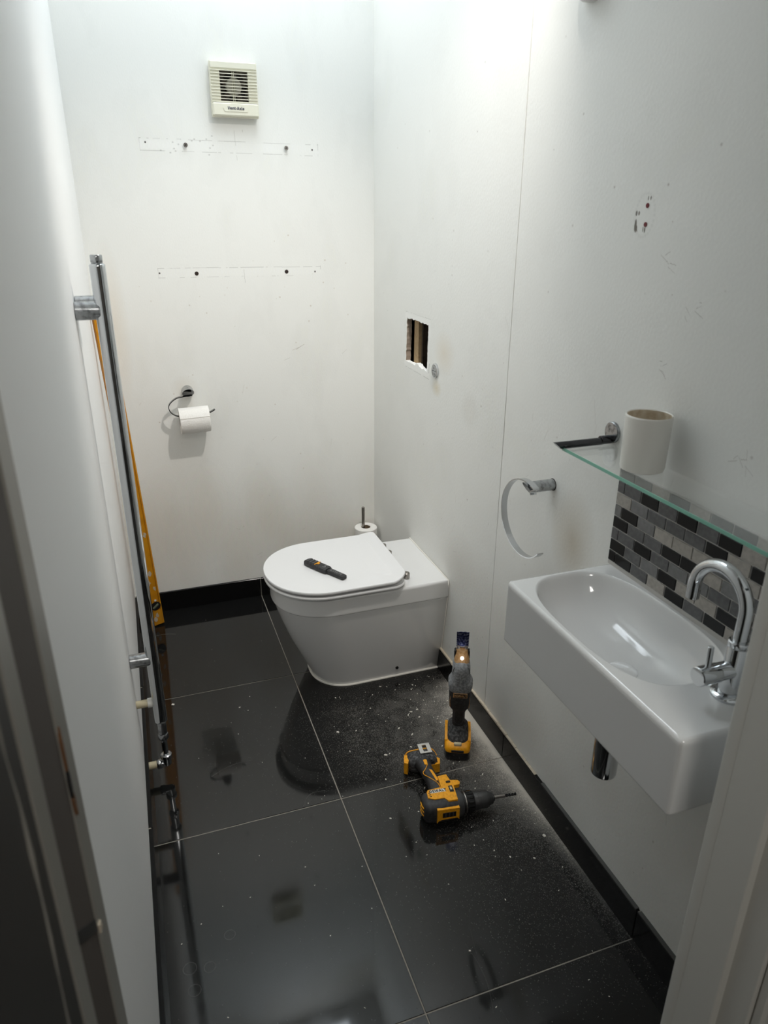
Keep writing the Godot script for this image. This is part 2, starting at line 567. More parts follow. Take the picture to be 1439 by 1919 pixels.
func right_paint() -> StandardMaterial3D:
	var c := Coat.new(2048, 2048, Vector2(0, 0), Vector2(2.12, 2.4), COAT, 52)
	var pale := Color(0.985, 0.985, 0.98)
	for k in 30:                                          # bare torn border round the hole
		var t := k / 29.0
		c.blob(Vector2(lerpf(0.335, 0.54, t), 1.153), Vector2(0.012, 0.014), pale, 0.7, 0.4)
		c.blob(Vector2(lerpf(0.335, 0.54, t), 1.0), Vector2(0.012, 0.02), pale, 0.7, 0.4)
		c.blob(Vector2(0.54, lerpf(1.0, 1.15, t)), Vector2(0.01, 0.012), pale, 0.7, 0.4)
	c.line(Vector2(0.335, 1.168), Vector2(0.55, 1.166), GREY, 0.3, rng, 0.4)
	c.line(Vector2(0.34, 0.985), Vector2(0.55, 0.98), GREY, 0.45, rng, 0.5)
	c.line(Vector2(0.548, 1.03), Vector2(0.546, 1.0), Color(0.2, 0.17, 0.15), 0.9, rng, 0.1)
	c.blob(Vector2(0.66, 1.08), Vector2(0.08, 0.07), Color(0.84, 0.72, 0.56), 0.2)
	c.blob(Vector2(0.61, 0.965), Vector2(0.04, 0.03), Color(0.84, 0.76, 0.6), 0.4)
	c.blob(Vector2(0.85, 0.95), Vector2(0.06, 0.06), Color(0.8, 0.78, 0.75), 0.12, 0.5)
	# the mark of a fitting that was taken down
	for k in 26:
		var a := TAU * k / 26.0
		c.blob(Vector2(1.504 + cos(a) * 0.026, 1.464 + sin(a) * 0.036), Vector2(0.004, 0.004), Color(0.88, 0.88, 0.87), 0.5)
	for p in [[1.482, 1.447, 0.0035, 0.012], [1.485, 1.4415, 0.003, 0.007], [1.481, 1.4675, 0.003, 0.005], [1.488, 1.4675, 0.0025, 0.004], [1.509, 1.4405, 0.002, 0.006], [1.504, 1.441, 0.0015, 0.005], [1.508, 1.492, 0.0015, 0.004], [1.515, 1.492, 0.0015, 0.004]]:
		c.blob(Vector2(p[0], p[1]), Vector2(p[2], p[3]), Color(0.42, 0.40, 0.37), 0.85, 0.3)
	c.line(Vector2(1.48, 1.455), Vector2(1.489, 1.437), Color(0.4, 0.36, 0.33), 0.9, rng, 0.0)
	# grime under the towel ring, scuffs
	c.blob(Vector2(1.40, 0.79), Vector2(0.09, 0.12), Color(0.62, 0.54, 0.42), 0.3)
	c.blob(Vector2(1.41, 0.765), Vector2(0.05, 0.06), Color(0.58, 0.5, 0.38), 0.12)
	for p in [[1.661, 1.32], [1.607, 1.213], [1.58, 1.395], [1.812, 1.112]]:
		for k in 5:
			var a := Vector2(p[0] + rng.randf_range(-0.02, 0.02), p[1] + rng.randf_range(-0.015, 0.015))
			c.line(a, a + Vector2(rng.randf_range(0.005, 0.02), rng.randf_range(-0.015, 0.008)), Color(0.62, 0.6, 0.58), 0.4, rng, 0.2)
	for k in 90:
		c.blob(Vector2(rng.randf_range(0.05, 2.05), rng.randf_range(0.1, 1.9)), Vector2.ONE * rng.randf_range(0.0015, 0.004), Color(0.45, 0.4, 0.36), rng.randf_range(0.1, 0.45))
	for k in 60:
		var a := Vector2(rng.randf_range(0.55, 2.05), rng.randf_range(0.1, 1.3))
		c.line(a, a + Vector2(rng.randf_range(-0.02, 0.02), rng.randf_range(-0.06, 0.06)), Color(0.66, 0.63, 0.6), 0.25, rng, 0.3)
	for k in 26:
		c.blob(Vector2(rng.randf_range(0.7, 2.0), rng.randf_range(0.1, 0.6)), Vector2(0.12, 0.12), Color(0.78, 0.75, 0.71), 0.12)
	return paint(c.tex(), c.size)

func floor_materials() -> Array:
	# cut-plaster dust lying on the tiles: thickest along the right wall and round the tools
	var w := 1024
	var h := 2048
	var n := FastNoiseLite.new()
	n.seed = 9
	n.frequency = 0.012
	n.fractal_octaves = 4
	var col := PackedByteArray()
	var rou := PackedByteArray()
	col.resize(w * h * 3)
	rou.resize(w * h)
	var rnd := RandomNumberGenerator.new()
	rnd.seed = 77
	for j in h:
		var z := (j + 0.5) / h * 2.3
		var along := smoothstep(0.7, 0.95, z) * (1.0 - smoothstep(1.35, 2.0, z))
		var thick := smoothstep(0.72, 0.85, z) * (1.0 - smoothstep(1.2, 1.62, z))
		var mid := smoothstep(0.66, 0.86, z) * (1.0 - smoothstep(1.0, 1.35, z))
		for i in w:
			var x := (i + 0.5) / w - 1.0
			var v := n.get_noise_2d(i, j * 1.12)
			var gap := -x - 0.010
			var d := 0.012 + 0.008 * v
			if along > 0.0:
				d += along * (0.62 * exp(-gap / 0.024) + thick * 0.72 * exp(-gap / 0.105)) * (0.9 + 0.25 * v)
			if mid > 0.0 and x > -0.55:
				d += mid * 0.07 * smoothstep(-0.55, -0.3, x) * (1.0 + 1.5 * v)
			var p := 0.002 + along * 0.36 * exp(-gap / 0.13) + mid * 0.13 * smoothstep(-0.58, -0.36, x)
			if z > 1.16 and x < -0.3:
				p *= 0.4
			if rnd.randf() < p * 0.85:
				d += rnd.randf_range(0.12, 0.6)
			d = clampf(d, 0.0, 0.92)
			var k := (j * w + i)
			col[k * 3] = int(lerpf(20, 214, d))
			col[k * 3 + 1] = int(lerpf(20.5, 206, d))
			col[k * 3 + 2] = int(lerpf(20.5, 193, d))
			rou[k] = int(clampf(0.045 + d * 1.3 + 0.02 * v, 0.035, 0.9) * 255.0)
	var img := Image.create_from_data(w, h, false, Image.FORMAT_RGB8, col)
	var ri := Image.create_from_data(w, h, false, Image.FORMAT_L8, rou)
	var mark := func(a: Vector2, b: Vector2, bend: float, c: Color, al: float):
		for k in 121:
			var t := k / 120.0
			var p := a.lerp(b, t) + (b - a).orthogonal() * bend * sin(PI * t)
			var x := int((p.x + 1.0) * w)
			var y := int(p.y / 2.3 * h)
			if x >= 0 and y >= 0 and x < w and y < h:
				img.set_pixel(x, y, img.get_pixel(x, y).lerp(c, al))
	var pale := Color(0.42, 0.42, 0.41)
	mark.call(Vector2(-0.36, 1.69), Vector2(-0.37, 1.84), 0.08, pale, 0.45)
	mark.call(Vector2(-0.335, 1.66), Vector2(-0.35, 1.87), -0.05, pale, 0.3)
	mark.call(Vector2(-0.82, 1.0), Vector2(-0.70, 0.97), 0.1, pale, 0.35)
	mark.call(Vector2(-0.60, 1.19), Vector2(-0.53, 1.155), 0.25, pale, 0.5)
	mark.call(Vector2(-0.93, 0.19), Vector2(-0.86, 0.2), 0.1, Color(0.6, 0.58, 0.54), 0.6)
	for ringm in [[-0.93, 1.55, 0.014], [-0.89, 1.56, 0.012], [-0.925, 1.6, 0.013], [-0.84, 1.5, 0.012]]:
		for k in 12:
			var a0 := TAU * k / 12.0
			var a1 := TAU * (k + 1) / 12.0
			mark.call(Vector2(ringm[0] + cos(a0) * ringm[2], ringm[1] + sin(a0) * ringm[2]), Vector2(ringm[0] + cos(a1) * ringm[2], ringm[1] + sin(a1) * ringm[2]), 0.0, pale, 0.06)
	img.generate_mipmaps()
	var m := mat(Color(1, 1, 1), 1.0)
	m.albedo_texture = ImageTexture.create_from_image(img)
	m.roughness_texture = ImageTexture.create_from_image(ri)
	m.roughness_texture_channel = BaseMaterial3D.TEXTURE_CHANNEL_RED
	return [m]

# ---------------------------------------------------------------- the room
func room():
	var fm: StandardMaterial3D = floor_materials()[0]
	var fl := struct("floor", boxm(Vector3(-0.5, -0.0615, 1.1), Vector3(1.2, 0.12, 2.4), 0.0), M.grout)
	uv_of = 1
	var zs := [-0.01, 0.5972, 1.1972, 1.7972, 2.3]
	var xs := [-1.0, -0.4977, 0.01]
	for i in 4:
		for j in 2:
			var a := Vector3(xs[j] + 0.0014, 0, zs[i] + 0.0014)
			var b := Vector3(xs[j + 1] - 0.0014, 0, zs[i + 1] - 0.0014)
			obj("floor_tile", boxm((a + b) / 2 - Vector3(0, 0.004, 0), Vector3(b.x - a.x, 0.008, b.z - a.z), 0.0007), fm, fl)
	uv_of = 2
	struct("wall_back", boxm(Vector3(-0.5, 1.4, -0.06), Vector3(1.3, 2.96, 0.12)), back_paint())
	uv_of = 0
	struct("wall_left", boxm(Vector3(-1.05, 1.4, 1.1), Vector3(0.12, 2.96, 2.4)), M.paint)

	# the right wall: two boards with an open joint between them, and a hole cut through the far one
	var rp := right_paint()
	uv_of = 3
	var wr := struct("wall_right", boxm(Vector3(0.16, 1.4, 1.1), Vector3(0.02, 2.96, 2.5)), M.cavity)
	var on_wall := Transform3D(Basis(Vector3(0, 0, -1), Vector3(0, 1, 0), Vector3(1, 0, 0)), Vector3.ZERO)   # local x = -z, local y = up, local z = into the wall
	var e0 := [] # the joint's two ragged edges
	var e1 := []
	var y := -0.02
	while y < 2.88:
		var wob := 0.0006 * sin(y * 9.0) + rng.randf_range(-0.0005, 0.0005)
		var open := 0.0027 if y > 0.7 else 0.0017
		if y > 0.87 and y < 1.03 or y > 1.6 and y < 1.8:
			open = 0.0037
		e0.append(Vector2(1.0553 + wob - open * 0.5 - rng.randf_range(0, 0.0004), y))
		e1.append(Vector2(1.0553 + wob + open * 0.5 + rng.randf_range(0, 0.0004), y))
		y += 0.018
	var L := []
	var R := []
	for k in 21:                                          # the hole's ragged sides
		var t := k / 20.0
		L.append(Vector2(lerpf(0.340, 0.347, t) + rng.randf_range(-0.0025, 0.0025), lerpf(1.005, 1.150, t)))
		R.append(Vector2(lerpf(0.530, 0.533, t) + rng.randf_range(-0.0015, 0.0015), lerpf(1.000, 1.147, t)))
	var T := []
	var B := []
	for k in 19:
		var t := (k + 1) / 20.0
		T.append(Vector2(lerpf(0.347, 0.533, t), 1.1485 + rng.randf_range(-0.003, 0.003)))
		B.append(Vector2(lerpf(0.340, 0.530, t), 1.003 + rng.randf_range(-0.002, 0.002) + (0.007 if k in [9, 10, 11] else 0.0)))
	var st := S()
	var to2 := func(a: Array) -> PackedVector2Array:
		var o := PackedVector2Array()
		for p in a:
			o.append(Vector2(-p.x, p.y))
		return o
	var left_side := [Vector2(-0.02, -0.02), Vector2(-0.02, 2.87), Vector2(L[20].x, 2.87)]
	var lr := L.duplicate()
	lr.reverse()
	prism(st, to2.call(left_side + lr + [Vector2(L[0].x, -0.02)]), 0.0, 0.016, on_wall)
	var e0r := e0.duplicate()
	e0r.reverse()
	prism(st, to2.call([Vector2(R[0].x, -0.02)] + R + [Vector2(R[20].x, 2.87)] + e0r), 0.0, 0.016, on_wall)
	prism(st, to2.call([L[20]] + T + [R[20], Vector2(R[20].x, 2.87), Vector2(L[20].x, 2.87)]), 0.0, 0.016, on_wall)
	prism(st, to2.call([L[0]] + B + [R[0], Vector2(R[0].x, -0.02), Vector2(L[0].x, -0.02)]), 0.0, 0.016, on_wall)
	obj("wall_board", st, rp, wr)
	st = S()
	prism(st, to2.call(e1 + [Vector2(2.2, 2.87), Vector2(2.2, -0.02)]), 0.0, 0.016, on_wall)
	obj("wall_board", st, rp, wr)
	uv_of = 0
	var edge := []                                        # the raw plaster core that shows at the hole's far side
	for k in 21:
		edge.append(Vector2(L[k].x + 0.0004, L[k].y))
	for k in 21:
		edge.append(Vector2(L[20 - k].x - 0.006, L[20 - k].y))
	st = S()
	prism(st, to2.call(edge), 0.001, 0.018, on_wall)
	obj("plaster_edge", st, M.core, wr)
	st = boxm(Vector3(0.066, 1.4, 0.388), Vector3(0.095, 2.9, 0.038), 0.001)
	obj("stud", st, M.raw_wood, wr)
	obj("stud_side_shade", boxm(Vector3(0.072, 1.4, 0.412), Vector3(0.084, 2.9, 0.010), 0.001), M.dark_and_shade_wood, wr)  # the stud flank again, its shade put into a darker wood colour
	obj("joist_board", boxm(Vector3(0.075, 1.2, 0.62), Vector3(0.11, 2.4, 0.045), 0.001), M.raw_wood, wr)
	obj("back_board", boxm(Vector3(0.135, 1.2, 0.5), Vector3(0.012, 2.4, 0.6), 0.001), M.dark_and_shade_wood, wr)
	obj("batten", boxm(Vector3(0.028, 1.2, 1.055), Vector3(0.022, 2.4, 0.05), 0.0), M.dark_and_shade_wood, wr)

	# front wall with the doorway we look through
	struct("wall_front", boxm(Vector3(-0.09, 1.2, 2.17), Vector3(0.25, 2.5, 0.1)), M.paint)
	struct("wall_front", boxm(Vector3(-0.6, 2.26, 2.17), Vector3(0.8, 0.38, 0.1)), M.paint)
	# ceiling: low over the near half, a light well with the rooflight over the far half
	struct("ceiling", boxm(Vector3(-0.5, 2.46, 1.70), Vector3(1.2, 0.12, 1.2)), M.paint)
	st = boxm(Vector3(-0.5, 2.60, 1.14), Vector3(1.2, 0.44, 0.08))
	for p in [[-1.1, -0.67, -0.1, 1.2], [-0.18, 0.2, -0.1, 1.2], [-0.67, -0.18, -0.1, 0.08], [-0.67, -0.18, 1.04, 1.2]]:
		box(st, Vector3((p[0] + p[1]) / 2, 2.82, (p[2] + p[3]) / 2), Vector3(p[1] - p[0], 0.12, p[3] - p[2]))
	struct("ceiling", st, M.paint)
	var win := struct("window_1", boxm(Vector3(-0.425, 2.86, 0.56), Vector3(0.6, 0.04, 1.06), 0.003), M.white_plastic)
	obj("rooflight_pane", boxm(Vector3(-0.425, 2.80, 0.56), Vector3(0.478, 0.07, 0.948), 0.002), M.pane, win)
	# skirting of tiles
	var sk := struct("baseboard_back", boxm(Vector3(-0.49, 0.04, 0.003), Vector3(0.98, 0.079, 0.006)), M.grout)
	for p in [[-0.985, -0.4993], [-0.4961, -0.002]]:
		obj("skirting_tile", boxm(Vector3((p[0] + p[1]) / 2, 0.0405, 0.005), Vector3(p[1] - p[0], 0.081, 0.010), 0.0008), M.skirting, sk)
	sk = struct("baseboard_right", boxm(Vector3(-0.003, 0.04, 1.05), Vector3(0.006, 0.079, 2.1)), M.grout)
	for p in [[0.012, 0.5965], [0.599, 1.1955], [1.198, 1.7955], [1.798, 2.105]]:
		obj("skirting_tile", boxm(Vector3(-0.005, 0.0405, (p[0] + p[1]) / 2), Vector3(0.010, 0.081, p[1] - p[0]), 0.0008), M.skirting, sk)
	st = S()
	var zz := 0.70
	while zz < 1.4:                                       # torn bead of old filler along the top
		var hgt := rng.randf_range(0.004, 0.007) * clampf((1.36 - zz) / 0.2, 0.15, 1.0)
		if zz < 1.36:
			box(st, Vector3(-0.0045, 0.081 + hgt / 2, zz + 0.009), Vector3(0.008, hgt + 0.001, 0.0188), 0.0012)
		zz += 0.018
	obj("filler_bead", st, M.caulk_old, sk)
	st = S()
	for p in [[1.4, 1.792], [1.80, 2.1]]:
		box(st, Vector3(-0.0045, 0.0825, (p[0] + p[1]) / 2), Vector3(0.009, 0.003, p[1] - p[0]), 0.0005)
	obj("tile_top_edge", st, M.skirting_top, sk)
	sk = struct("baseboard_left", boxm(Vector3(-0.987, 0.04, 1.05), Vector3(0.006, 0.079, 2.1)), M.grout)
	for p in [[0.012, 0.62], [0.6235, 1.216], [1.2195, 1.80], [1.8035, 2.105]]:
		obj("skirting_tile", boxm(Vector3(-0.985, 0.0405, (p[0] + p[1]) / 2), Vector3(0.010, 0.081, p[1] - p[0]), 0.0008), M.skirting, sk)

	# door frame: right jamb, left jamb, head
	var tr := struct("trim_1", boxm(Vector3(-0.225, 1.02, 2.157), Vector3(0.040, 2.04, 0.058), 0.001), M.gloss_wood)
	st = S()
	secs(st, [[0.0, 0.021, 0.0125, 0, 0, 5.0], [2.04, 0.021, 0.0125, 0, 0, 5.0]], 24, Transform3D(Basis(), Vector3(-0.2245, 0, 2.1195)))
	obj("rounded_edge", st, M.gloss_wood, tr)
	obj("rebate", boxm(Vector3(-0.218, 1.02, 2.205), Vector3(0.030, 2.04, 0.040), 0.001), M.gloss_wood, tr)
	obj("architrave", boxm(Vector3(-0.188, 1.05, 2.233), Vector3(0.078, 2.1, 0.018), 0.004), M.gloss_wood, tr)
	tr = struct("trim_2", boxm(Vector3(-0.9865, 1.02, 2.124), Vector3(0.019, 2.04, 0.050), 0.003), M.jamb)
	obj("shade_rebate", boxm(Vector3(-0.9885, 1.02, 2.188), Vector3(0.020, 2.04, 0.078), 0.001), M.rebate, tr)  # hall shade between the strips, put into a dark colour
	obj("outer_strip", boxm(Vector3(-0.9870, 1.02, 2.245), Vector3(0.019, 2.04, 0.034), 0.001), M.jamb, tr)
	st = S()
	var ed := []
	for k in 60:
		ed.append(Vector3(-0.9795 + rng.randf_range(-0.0012, 0.0012), k * 0.034, 2.294 + 0.004 * sin(k * 0.7) + rng.randf_range(-0.002, 0.002)))
	tube(st, ed, 0.0024, 8)
	obj("split_edge", st, M.jamb, tr)
	# torn paint and a latch slot on the left jamb
	var jx := Transform3D(Basis(Vector3(0, 0, 1), Vector3(0, 1, 0), Vector3(-1, 0, 0)), Vector3(-0.9755, 0.0, 0))
	for q in [[[2.139, 1.005, 2.146, 1.010, 2.148, 1.028, 2.143, 1.034, 2.139, 1.024], M.chip_wood], [[2.141, 1.034, 2.147, 1.026, 2.149, 1.045, 2.146, 1.060, 2.142, 1.050], M.black], [[2.143, 1.058, 2.147, 1.056, 2.148, 1.085, 2.145, 1.098, 2.143, 1.080], M.chip_wood]]:
		st = S()
		prism(st, pv(q[0]), 0.0, 0.002, jx)
		obj("torn_patch", st, q[1], tr)
	st = S()
	prism(st, pv([2.152, 0.884, 2.226, 0.962, 2.228, 0.978, 2.152, 0.899]), 0.0020, 0.0035, jx)
	obj("latch_slot", st, M.black, tr)
	st = S()
	prism(st, pv([2.137, 0.872, 2.148, 0.876, 2.150, 0.888, 2.141, 0.884]), 0.0, 0.002, jx)
	obj("torn_patch", st, M.caulk_old, tr)
	# the door, folded back into the hall beside the camera
	var dr := struct("door_1", boxm(Vector3(-0.9985, 1.0, 2.614), Vector3(0.040, 1.99, 0.70), 0.001), M.door)
	obj("hinge", boxm(Vector3(-0.9795, 0.25, 2.283), Vector3(0.003, 0.1, 0.018), 0.001), M.steel, dr)
	obj("hinge", boxm(Vector3(-0.9795, 1.78, 2.283), Vector3(0.003, 0.1, 0.018), 0.001), M.steel, dr)
	tr = struct("trim_3", boxm(Vector3(-0.6, 2.055, 2.17), Vector3(0.78, 0.03, 0.12), 0.002), M.gloss_wood)
	# the hall behind the camera
	struct("floor", boxm(Vector3(-0.5, -0.05, 3.3), Vector3(3.2, 0.1, 2.0)), M.hall_dark)
	st = S()
	box(st, Vector3(-0.5, 1.2, 4.35), Vector3(3.3, 2.5, 0.1))
	struct("wall_hall", st, M.hall_wall)
	struct("wall_hall", boxm(Vector3(-2.1, 1.2, 3.3), Vector3(0.1, 2.5, 2.2)), M.hall_wall)
	struct("wall_hall", boxm(Vector3(1.1, 1.2, 3.3), Vector3(0.1, 2.5, 2.2)), M.hall_wall)
	struct("wall_hall", boxm(Vector3(0.57, 1.2, 2.26), Vector3(1.1, 2.5, 0.06)), M.hall_wall)
	struct("wall_hall", boxm(Vector3(-1.56, 1.2, 2.22), Vector3(1.05, 2.5, 0.06)), M.hall_dark)
	struct("ceiling", boxm(Vector3(-0.5, 2.46, 3.3), Vector3(3.2, 0.12, 2.1)), M.hall_wall)
	var lamp := thing("hall_fill_panel", "unseen square fill panel added on the hall ceiling outside the doorway", "light", Vector3(-0.7, 2.4, 3.3))  # visible body of the added hall fill
	obj("housing", boxm(Vector3(0, -0.004, 0), Vector3(0.54, 0.012, 0.54), 0.002), M.white_plastic, lamp)
	obj("diffuser", boxm(Vector3(0, -0.011, 0), Vector3(0.5, 0.006, 0.5), 0.002), M.led, lamp)
	lamp = thing("downlight", "small round recessed spotlight in the cloakroom ceiling", "light", Vector3(-0.2, 2.4, 1.3))
	st = S()
	lathe(st, [[0.03, -0.002], [0.04, -0.004], [0.042, 0.0]], 28, Transform3D(Basis(), Vector3(0, 0.0, 0)), false, false)
	obj("bezel", st, M.chrome, lamp)
	st = S()
	lathe(st, [[0.0005, -0.0035], [0.03, -0.003]], 28, Transform3D(), false, false)
	obj("bulb", st, M.led, lamp)

# ---------------------------------------------------------------- things on the walls
func wall_fittings():
	# extractor fan
	var t := thing("extractor_fan", "square cream extractor fan with louvred grille high on the back wall", "fan", Vector3(-0.477, 1.829, 0))
	obj("back_box", boxm(Vector3(0, 0, 0.006), Vector3(0.146, 0.15, 0.012), 0.003), M.vent, t)
	var st := S()
	var ow := 0.044
	var o0 := -0.032
	var o1 := 0.052
	for p in [[-0.073, -ow, o0, o1], [ow, 0.073, o0, o1], [-0.073, 0.073, o1, 0.0765], [-0.073, 0.073, -0.0765, o0]]:
		box(st, Vector3((p[0] + p[1]) / 2, (p[2] + p[3]) / 2, 0.022), Vector3(p[1] - p[0], p[3] - p[2], 0.024), 0.0)
	obj("cover", st, M.vent, t)
	st = S()
	box(st, Vector3(0, 0.066, 0.034), Vector3(0.146, 0.021, 0.008), 0.003)
	obj("top_rail", st, M.vent, t)
	var fr := obj("name_panel", boxm(Vector3(0, -0.056, 0.036), Vector3(0.146, 0.038, 0.010), 0.004), M.vent, t)
	st = S()
	prism(st, pv([-0.04, -0.052, -0.03, -0.044, -0.012, -0.0395, 0.012, -0.0395, 0.03, -0.044, 0.04, -0.052, 0.036, -0.062, -0.036, -0.062]), 0.040, 0.0425, Transform3D())
	obj("badge", st, M.vent, fr)
	words("lettering", "Vent-Axia", 0.0082, 0.001, M.navy, fr, Transform3D(Basis(), Vector3(0.0, -0.0525, 0.043)))
	obj("dark_duct", boxm(Vector3(0, 0.01, 0.0132), Vector3(0.088, 0.084, 0.002)), M.vent_in, t)
	st = S()
	var fanx := Transform3D(Basis(Vector3(1, 0, 0), Vector3(0, 0, 1), Vector3(0, -1, 0)), Vector3(0, 0.010, 0.0142))
	lathe(st, [[0.041, 0.0], [0.041, 0.0006]], 32, fanx)
	obj("duct_mouth", st, M.vent_dark, t)
	st = S()
	lathe(st, [[0.025, 0.0], [0.025, 0.009], [0.022, 0.012]], 28, fanx)
	obj("hub", st, M.vent_hub, t)
	for k in 5:
		var a := TAU * k / 5.0 + 0.3
		st = S()
		prism(st, pv([0.022, -0.006, 0.039, -0.012, 0.040, 0.006, 0.022, 0.008]), 0.003, 0.0045, Transform3D(Basis(Vector3(0, 0, 1), a), Vector3(0, 0.010, 0.0142)) * Transform3D(Basis(Vector3(1, 0, 0), 0.25), Vector3.ZERO))
		obj("blade", st, M.vent_in, t)
	for x in [-0.004, 0.001]:
		obj("rib", boxm(Vector3(x, 0.010, 0.028), Vector3(0.0018, 0.084, 0.003)), M.vent, t)
	for k in 11:
		var y := 0.054 - k * 0.0087
		st = S()
		prism(st, pv([0.026, y + 0.0012, 0.038, y - 0.0016, 0.038, y - 0.0032, 0.026, y - 0.0012]), -0.0715, 0.0715, Transform3D(Basis(Vector3(0, 0, 1), Vector3(0, 1, 0), Vector3(-1, 0, 0)), Vector3.ZERO))
		obj("slat", st, M.vent, t)

	# screws and plug holes of the shelves that were taken down
	for p in [[-0.641, 1.67, "left"], [-0.313, 1.671, "right"]]:
		t = thing("screw", "grey screw head standing out of the %s end of the upper filled strip" % p[2], "screw", Vector3(p[0], p[1], 0), 0.0, "screws in the upper filled strip")
		st = S()
		lathe(st, [[0.0035, 0.0], [0.0035, 0.006], [0.007, 0.009], [0.0065, 0.0105]], 16, towards(Vector3(0, 0, 1)))
		obj("head", st, M.steel, t)
		st = S()
		for a in [0.6, 2.17]:
			box(st, Vector3(), Vector3(0.008, 0.0014, 0.0008), 0.0, Transform3D(Basis(Vector3(0, 0, 1), a), Vector3(0, 0, 0.0106)))
		obj("slot", st, M.black, t)
	for p in [[-0.642, 1.277, "left"], [-0.329, 1.2775, "right"]]:
		st = S()
		lathe(st, [[0.0068, 0.0], [0.0062, 0.0012], [0.003, 0.0013]], 16, towards(Vector3(0, 0, 1)))
		var o := obj("wall_plug", st, M.brown_plug)
		o.position = Vector3(p[0], p[1], 0)
		tag(o, "dark wall plug sunk in the %s end of the lower filled strip" % p[2], "wall plug", "plugs in the lower filled strip")
	for p in [[1.480, 1.509, "upper"], [1.449, 1.510, "lower"]]:
		st = S()
		lathe(st, [[0.0042, 0.0], [0.004, 0.0012], [0.002, 0.0013]], 14, towards(Vector3(-1, 0, 0)))
		var o := obj("wall_plug", st, M.red_plug)
		o.position = Vector3(0, p[0], p[1])
		tag(o, "%s of two red wall plugs left in the right wall" % p[2], "wall plug", "red plugs in the right wall")

	# flush button
	t = thing("flush_button", "small round chrome dual flush button on the right wall by the cut hole", "flush button", Vector3(0, 1.0175, 0.601))
	var inx := towards(Vector3(-1, 0, 0))
	st = S()
	lathe(st, [[0.0235, 0.0], [0.0235, 0.004], [0.021, 0.006], [0.019, 0.006]], 36, inx, true, false)
	obj("rim", st, M.chrome, t)
	st = S()
	lathe(st, [[0.019, 0.0035], [0.0001, 0.0035]], 36, inx, false, false)
	obj("plate", st, M.chrome_worn, t)
	for s in [-1, 1]:
		st = S()
		var half := PackedVector2Array()
		for k in 17:
			var a := PI * k / 16.0
			half.append(Vector2(cos(a) * 0.018, s * (0.0008 + sin(a) * 0.0172)))
		prism(st, half, 0.003, 0.0065, Transform3D(Basis(Vector3(0, 0, 1), Vector3(0, 1, 0), Vector3(-1, 0, 0)), Vector3.ZERO))
		obj("button", st, M.chrome_worn, t)

	# toilet roll holder with its roll
	t = thing("toilet_roll_holder", "dark chrome curved strip toilet roll holder on the back wall", "roll holder", Vector3(-0.713, 0.875, 0))
	slanted_post(t, 0.0205, 0.070, 0.006, Transform3D(Basis(Vector3(1, 0, 0), Vector3(0, 0, 1), Vector3(0, -1, 0)), Vector3.ZERO))
	var pts := [Vector3(0.012, -0.006, 0.046), Vector3(-0.02, -0.008, 0.05), Vector3(-0.045, -0.012, 0.055), Vector3(-0.066, -0.027, 0.056), Vector3(-0.073, -0.042, 0.057), Vector3(-0.067, -0.060, 0.058), Vector3(-0.048, -0.074, 0.058), Vector3(-0.02, -0.0765, 0.058), Vector3(0.03, -0.0755, 0.058), Vector3(0.066, -0.070, 0.058), Vector3(0.086, -0.060, 0.058)]
	st = S()
	band(st, curve(pts), Vector3(0, 0, 1), 0.015, 0.0026)
	obj("curved_strip", st, M.dark_chrome, t)
	t = toilet_roll(Transform3D(Basis(Vector3(0, 0, 1), 0.03) * Basis(Vector3(0, 1, 0), Vector3(-1, 0, 0), Vector3(0, 0, 1)), Vector3(-0.6495, 0.7825, 0.0605)), 0.0455, 0.104, "white toilet roll hanging on the curved strip holder", 0.0195)
	# the loose first sheet ends in a straight line
	st = S()
	var sh := []
	for k in 13:
		var a := 1.0 + k * 0.16
		sh.append(Vector3(sin(a - 1.55) * 0.0462, -0.0, cos(a - 1.55) * 0.0462))
	band(st, sh, Vector3(0, 1, 0), 0.104, 0.0024)
	var o := obj("loose_sheet", st, M.paper, t)
	o.position.y = 0.052
	o.rotation.y = 0.97

	# spare roll on its floor stand in the corner
	t = thing("roll_stand", "brushed steel post stand for spare toilet rolls in the corner behind toilet", "roll stand", Vector3(-0.069, 0, 0.062))
	st = S()
	lathe(st, [[0.055, 0.0], [0.055, 0.008], [0.053, 0.010]], 36, Transform3D(Basis(), Vector3(0.004, 0, 0.004)))
	obj("base", st, M.steel, t)
	st = S()
	rod(st, Vector3(0, 0.01, 0), Vector3(0, 0.362, 0), 0.0066, 20, 0.0008)
	obj("post", st, M.steel, t)
	st = S()
	lathe(st, [[0.04, 0.165], [0.04, 0.169]], 32)
	obj("tray", st, M.steel, t)
	toilet_roll(Transform3D(Basis(), Vector3(-0.0585, 0.1692, 0.0635)), 0.0465, 0.104, "white toilet roll standing on the post stand behind the toilet", 0.019)

	# towel ring
	t = thing("towel_ring", "chrome open towel ring of flat curved strip on the right wall", "towel ring", Vector3(0, 0.886, 1.303))
	slanted_post(t, 0.0135, 0.078, 0.060, Transform3D(Basis(Vector3(0, 0, 1), Vector3(-1, 0, 0), Vector3(0, -1, 0)), Vector3.ZERO))
	pts = []
	for k in 40:
		var a := lerpf(1.18, 5.62, k / 39.0)
		pts.append(Vector3(-0.063, -0.079 + 0.092 * sin(a), -0.007 + 0.101 * cos(a)))
	pts.push_front(Vector3(-0.063, -0.003, 0.018))
	pts.push_front(Vector3(-0.063, -0.010, 0.022))
	st = S()
	band(st, curve(pts, 3), Vector3(1, 0, 0), 0.0155, 0.0024)
	obj("curved_strip", st, M.chrome, t)
	st = S()
	lathe(st, [[0.0146, 0.0], [0.0146, 0.0008]], 24, inx)
	obj("rust_mark", st, M.brown_plug, t)

